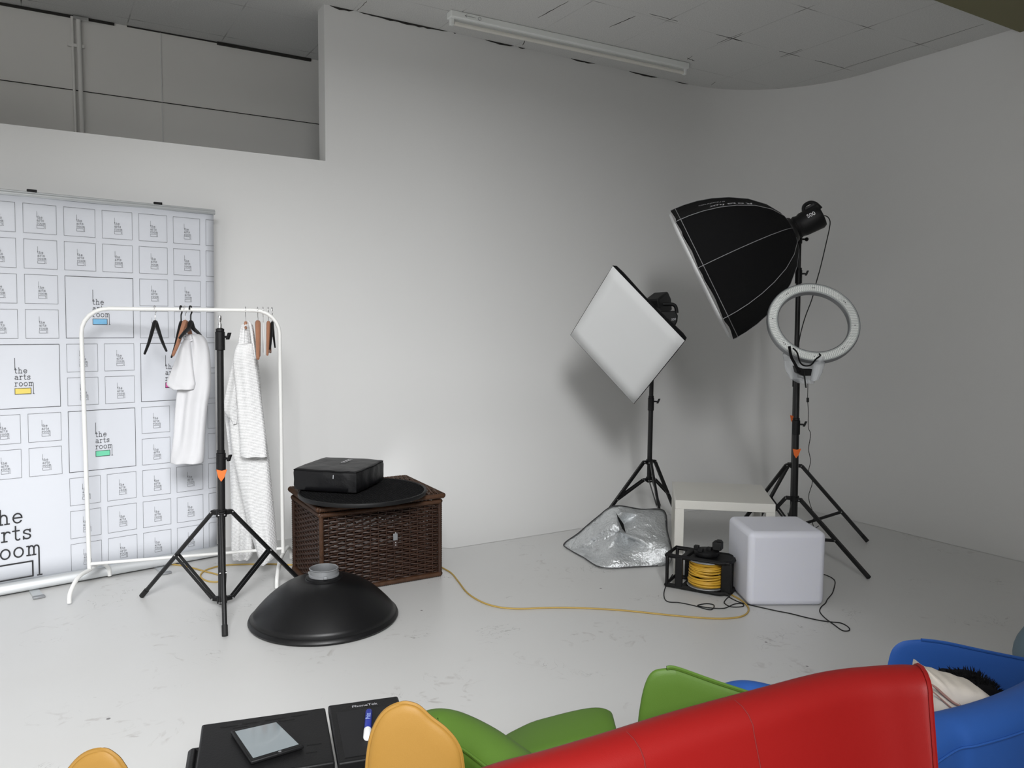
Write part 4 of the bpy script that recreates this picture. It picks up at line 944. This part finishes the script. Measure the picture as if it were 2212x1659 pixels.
e_ = P(540, 1700, 1.05)
for nm, D0, D1, z0, z1 in (('seat', 1.06, 1.50, .10, .38), ('backrest', .92, 1.05, .10, .56)):
    a_, b_ = P(300, 1700, 1.34), P(775, 1700, 1.34); m_ = (a_+b_)/2; m_ = m_ - HF*m_.dot(HF) + HF*((D0+D1)/2); m_.z = (z0+z1)/2
    MB().box(m_, (b_-a_).length-.03, D1-D0, z1-z0, (HR, HF, ZZ)).build(nm, M_YELLOW, ya, bevel=.04, seg=4)

# green armchair
ga = thing('green_armchair', (.9, 1.3, 0), 'leaf green armchair between the yellow armchair and the red sofa', 'armchair')
add_shell('arm', ga, M_GREEN, [(916, 1556), (930, 1541), (955, 1537), (990, 1548), (1040, 1574), (1095, 1612), (1150, 1652), (1200, 1690)], .66, .10, HF, zb=.10, k=5, pip=M_GREEN)
rw_, pt_ = slab([(1372, 1680), (1376, 1580), (1385, 1510), (1396, 1470), (1410, 1450), (1430, 1444), (1456, 1443), (1466, 1445), (1550, 1475), (1640, 1504), (1720, 1531), (1750, 1600), (1740, 1900), (1560, 1920), (1385, 1900), (1370, 1800)], 1.60, .09, .012, away=ray(1440, 1560).normalized())
am = MB().grid(rw_, closed_u=True).build('arm', M_GREEN, ga, angle=80)
MB().tube(spline([P(x, y, 1.597) for x, y in ((1440, 1443), (1463, 1444), (1550, 1474.5), (1640, 1503.5), (1720, 1530))], 6), .0045, 6).build('piping', M_GREEN, am)
rw_, pt_ = slab([(1060, 1672), (1130, 1622), (1200, 1599), (1280, 1581), (1322, 1582), (1338, 1600), (1340, 1660), (1330, 1760), (1200, 1790), (1080, 1760)], 1.62, .10, .03)
MB().grid(rw_, closed_u=True).build('seat', M_GREEN, ga, angle=80)

# blue armchair with cushions
ba = thing('blue_armchair', (1.9, 1.0, 0), 'blue armchair at the right edge holding the cushions', 'armchair')
rw_, pt_ = slab([(1912, 1560), (1915, 1460), (1921, 1420), (1930, 1399), (1948, 1386), (1975, 1382), (2010, 1382), (2040, 1388), (2120, 1405), (2212, 1424), (2340, 1450), (2370, 1500), (2370, 1750), (2150, 1770), (1930, 1750), (1912, 1650)], 2.42, .10, .012, away=ray(2060, 1500).normalized())
am = MB().grid(rw_, closed_u=True).build('arm', M_BLUE, ba, angle=80)
MB().tube(spline([P(x, y, 2.416) for x, y in ((1990, 1382), (2040, 1388), (2120, 1405), (2212, 1423.5), (2340, 1449))], 6), .005, 6).build('piping', M_BLUE, am)
add_shell('arm', ba, M_BLUE, [(1574, 1488), (1584, 1478), (1606, 1473), (1640, 1477), (1690, 1490), (1760, 1512)], .50, .09, HF, zb=.10, k=5)
bo, brow = add_shell('backrest', ba, M_BLUE, [(1930, 1600), (2010, 1552), (2060, 1541), (2120, 1526), (2175, 1508), (2230, 1484), (2300, 1445)], .52, .12, HF, zb=.10, k=6, lean=.04)
MB().tube([r[2]-HF*.002 for r in brow[2:-2]], .0035, 6).build('piping', M_BLUE, bo)
q_ = P(2090, 1650, 2.16); MB().box((q_.x, q_.y, .22), .56, .36, .22, (HR, HF, ZZ)).build('seat', M_BLUE, ba, bevel=.04, seg=4)
rw_, pt_ = slab([(1999, 1452), (2010, 1455), (2035, 1464), (2075, 1476), (2115, 1489), (2140, 1506), (2162, 1528), (2170, 1570), (2150, 1640), (2060, 1660), (2005, 1640), (1996, 1540)], 2.06, .06, .05)
for r in rw_:
    for i in range(len(r)): r[i] = r[i] + UP*(.0015*sin(i*1.3)) + HF*.008*noise.noise(r[i]*9)
pw = tag(MB().grid(rw_, closed_u=True).build('cushion', M_PILLOW, angle=80), 'cream linen cushion with a frilled edge on the blue armchair', 'cushion')
for k_, (w0, col_) in enumerate(((.0035, mat('rose_trim', (.42, .24, .20), .8)), (.0018, mat('rose_trim', (.42, .24, .20), .8)))):
    dy = k_*14
    MB().tube(spline([P(x, y+dy, 2.06-.05) for x, y in ((2003, 1474-dy*.1), (2020, 1484), (2040, 1502), (2060, 1518), (2078, 1526))], 5), [w0*(.5+.5*sin(pi*i/20)) for i in range(21)], 6).build('ribbon_trim', col_, pw)
rw_, pt_ = slab([(2050, 1470), (2085, 1467), (2112, 1467), (2140, 1475), (2160, 1497), (2172, 1522), (2180, 1560), (2120, 1580), (2060, 1540)], 2.24, .06, .03)
mb = MB().grid(rw_, closed_u=True)
rng = random.Random(4)
for i in range(900):
    r = rw_[rng.choice((3, 4, 5, 5, 5, 6, 6, 7))]; p = r[rng.randrange(len(r))]; c_ = P(2110, 1520, 2.27); d_ = (p-c_).normalized() + V((rng.uniform(-.5, .5), rng.uniform(-.5, .5), rng.uniform(-.3, .6))); d_.normalize()
    s_ = d_.orthogonal().normalized()*.0022; t_ = d_.cross(s_); e_ = p+d_*rng.uniform(.008, .020); mb.add([p-s_-t_*.5, p+s_-t_*.5, p+t_, e_], [(0, 1, 3), (1, 2, 3), (2, 0, 3)])
tag(mb.build('fur_cushion', M_FUR, smooth=False), 'black shaggy fur cushion tucked behind the cream cushion', 'cushion')
pf = P(2302, 1405, 2.9)
tag(MB().ball((pf.x, pf.y, .17), .17, 32, sc=(1, 1, 1)).build('pouf', mat('grey_blue_vinyl', (.12, .18, .22), .5), angle=80), 'rounded grey-blue pouf just entering at the right edge of the frame', 'pouf')

# ------------------------------------------------------------------ black cases, tablet and glue stick
TZ = .25
def case(name, bl, br, depth, label, tap=.02):
    bl, br = V((*bl, 0)), V((*br, 0)); x_ = (br-bl).normalized(); y_ = V((x_.y, -x_.x, 0)); wd = (br-bl).length; c_ = (bl+br)/2 + y_*depth/2
    t = thing(name, c_, label, 'storage box'); mb = MB()
    a = [c_+x_*sx*(wd/2-.012-tap)+y_*sy*(depth/2-.012-tap) for sx, sy in ((-1, -1), (1, -1), (1, 1), (-1, 1))]
    b = [c_+x_*sx*(wd/2-.010)+y_*sy*(depth/2-.010)+ZZ*(TZ-.03) for sx, sy in ((-1, -1), (1, -1), (1, 1), (-1, 1))]
    mb.add(a+b, [(3, 2, 1, 0), (4, 5, 6, 7), (0, 1, 5, 4), (1, 2, 6, 5), (2, 3, 7, 6), (3, 0, 4, 7)]); mb.build('body', M_BLKPLAS, t, bevel=.008)
    l = MB().box(c_+ZZ*(TZ-.0165), wd, depth, .027, (x_, y_, ZZ)).build('lid', M_BLKPLAS, t, bevel=.006, seg=3)
    return t, l, c_, x_, y_, wd
t1, l1, c1, x1, y1, w1 = case('storage_case', (.375, 2.39), (.722, 2.31), .32, 'low black lidded case with a tablet lying on it')
for (a, b, ln) in ((-.10, -.125, .05), (-.04, -.128, .05), (.03, -.130, .06), (.10, -.132, .05), (-.07, -.112, .04), (.06, -.112, .05), (.13, .05, .04), (.12, .09, .03), (-.13, .11, .05)):
    MB().box(c1+x1*a+y1*b+ZZ*(TZ-.0028), ln, .0035, .002, (x1, y1, ZZ)).build('moulded_rib', mat('deep_black', (.004, .004, .004), .7), l1, smooth=False)
mb = MB(); mb.tube([c1-x1*(w1/2-.01)+y1*a+ZZ*b+x1*(-o_) for a, b, o_ in ((-.09, TZ-.05, 0), (-.08, TZ-.045, .03), (.08, TZ-.045, .03), (.09, TZ-.05, 0))], .014, 8); mb.box(c1-x1*(w1/2+.008)+ZZ*(TZ-.09), .03, .20, .10, (x1, y1, ZZ)); mb.build('side_handle', M_BLKPLAS, t1, bevel=.006)
t2, l2, c2, x2, y2, w2 = case('storage_case', (.733, 2.318), (.945, 2.268), .34, 'narrower black case with a recessed lid and a blue glue stick on it')
mb = MB(); mb.box(c2+y2*.02+ZZ*(TZ-.0022), w2-.04, .26, .001, (x2, y2, ZZ)); mb.build('recessed_mat', mat('matt_black_mat', (.006, .006, .007), .85), l2, smooth=False)
text('PhoneTek', .019, c2-y2*.135+ZZ*(TZ-.0028), x2, -y2, M_LETTERG, l2, lift=.0008)
tp = [F(497, 1578, TZ+.010), F(600, 1555, TZ+.010), F(657, 1610, TZ+.010), F(542, 1645, TZ+.010)]
tc_ = (tp[0]+tp[1]+tp[2]+tp[3])/4
tb = thing('tablet_computer', V((tc_.x, tc_.y, TZ-.003)), 'tablet with a pale reflecting screen lying on the black case', 'tablet')
MB().prism([p-ZZ*.011 for p in tp], ZZ*.011).build('tablet_case', M_BLKPLAS, tb, bevel=.004, seg=3)
sc_ = [tc_+(p-tc_)*V((1, 1, 1)).x*.86 for p in tp]
MB().prism([V((p.x, p.y, TZ+.0102)) for p in sc_], ZZ*.0006).build('screen', M_SCREEN, tb, smooth=False)
hb = (tp[3]*.45+tp[2]*.55); hb = hb+(tc_-hb)*.06; MB().lathe([(0, 0), (.0045, 0)], V((hb.x, hb.y, TZ+.0106)), n=16).build('home_button', M_GREYMET, tb)
ga_, gb_ = F(797, 1537, TZ+.008), F(793, 1593, TZ+.008); gm = ga_*.27+gb_*.73
gl = thing('glue_stick', V((gm.x, gm.y, TZ-.003)), 'blue and white glue stick lying on the narrower black case', 'glue stick')
gd = (gb_-ga_).normalized()
MB().lathe([(0, 0), (.009, 0), (.0105, .004), (.0105, (gm-ga_).length)], ga_, gd, 20).build('blue_barrel', M_BLUEP, gl)
MB().lathe([(0, 0), (.0112, 0), (.0112, (gb_-gm).length-.002), (.010, (gb_-gm).length), (0, (gb_-gm).length)], gm, gd, 20).build('white_cap', M_WHITEP, gl)
text('Pritt', .020, (ga_*.55+gm*.45)+ZZ*.0105, -gd, gd.cross(ZZ), mat('pale_blue_print', (.35, .45, .8), .5), gl, lift=.0008)
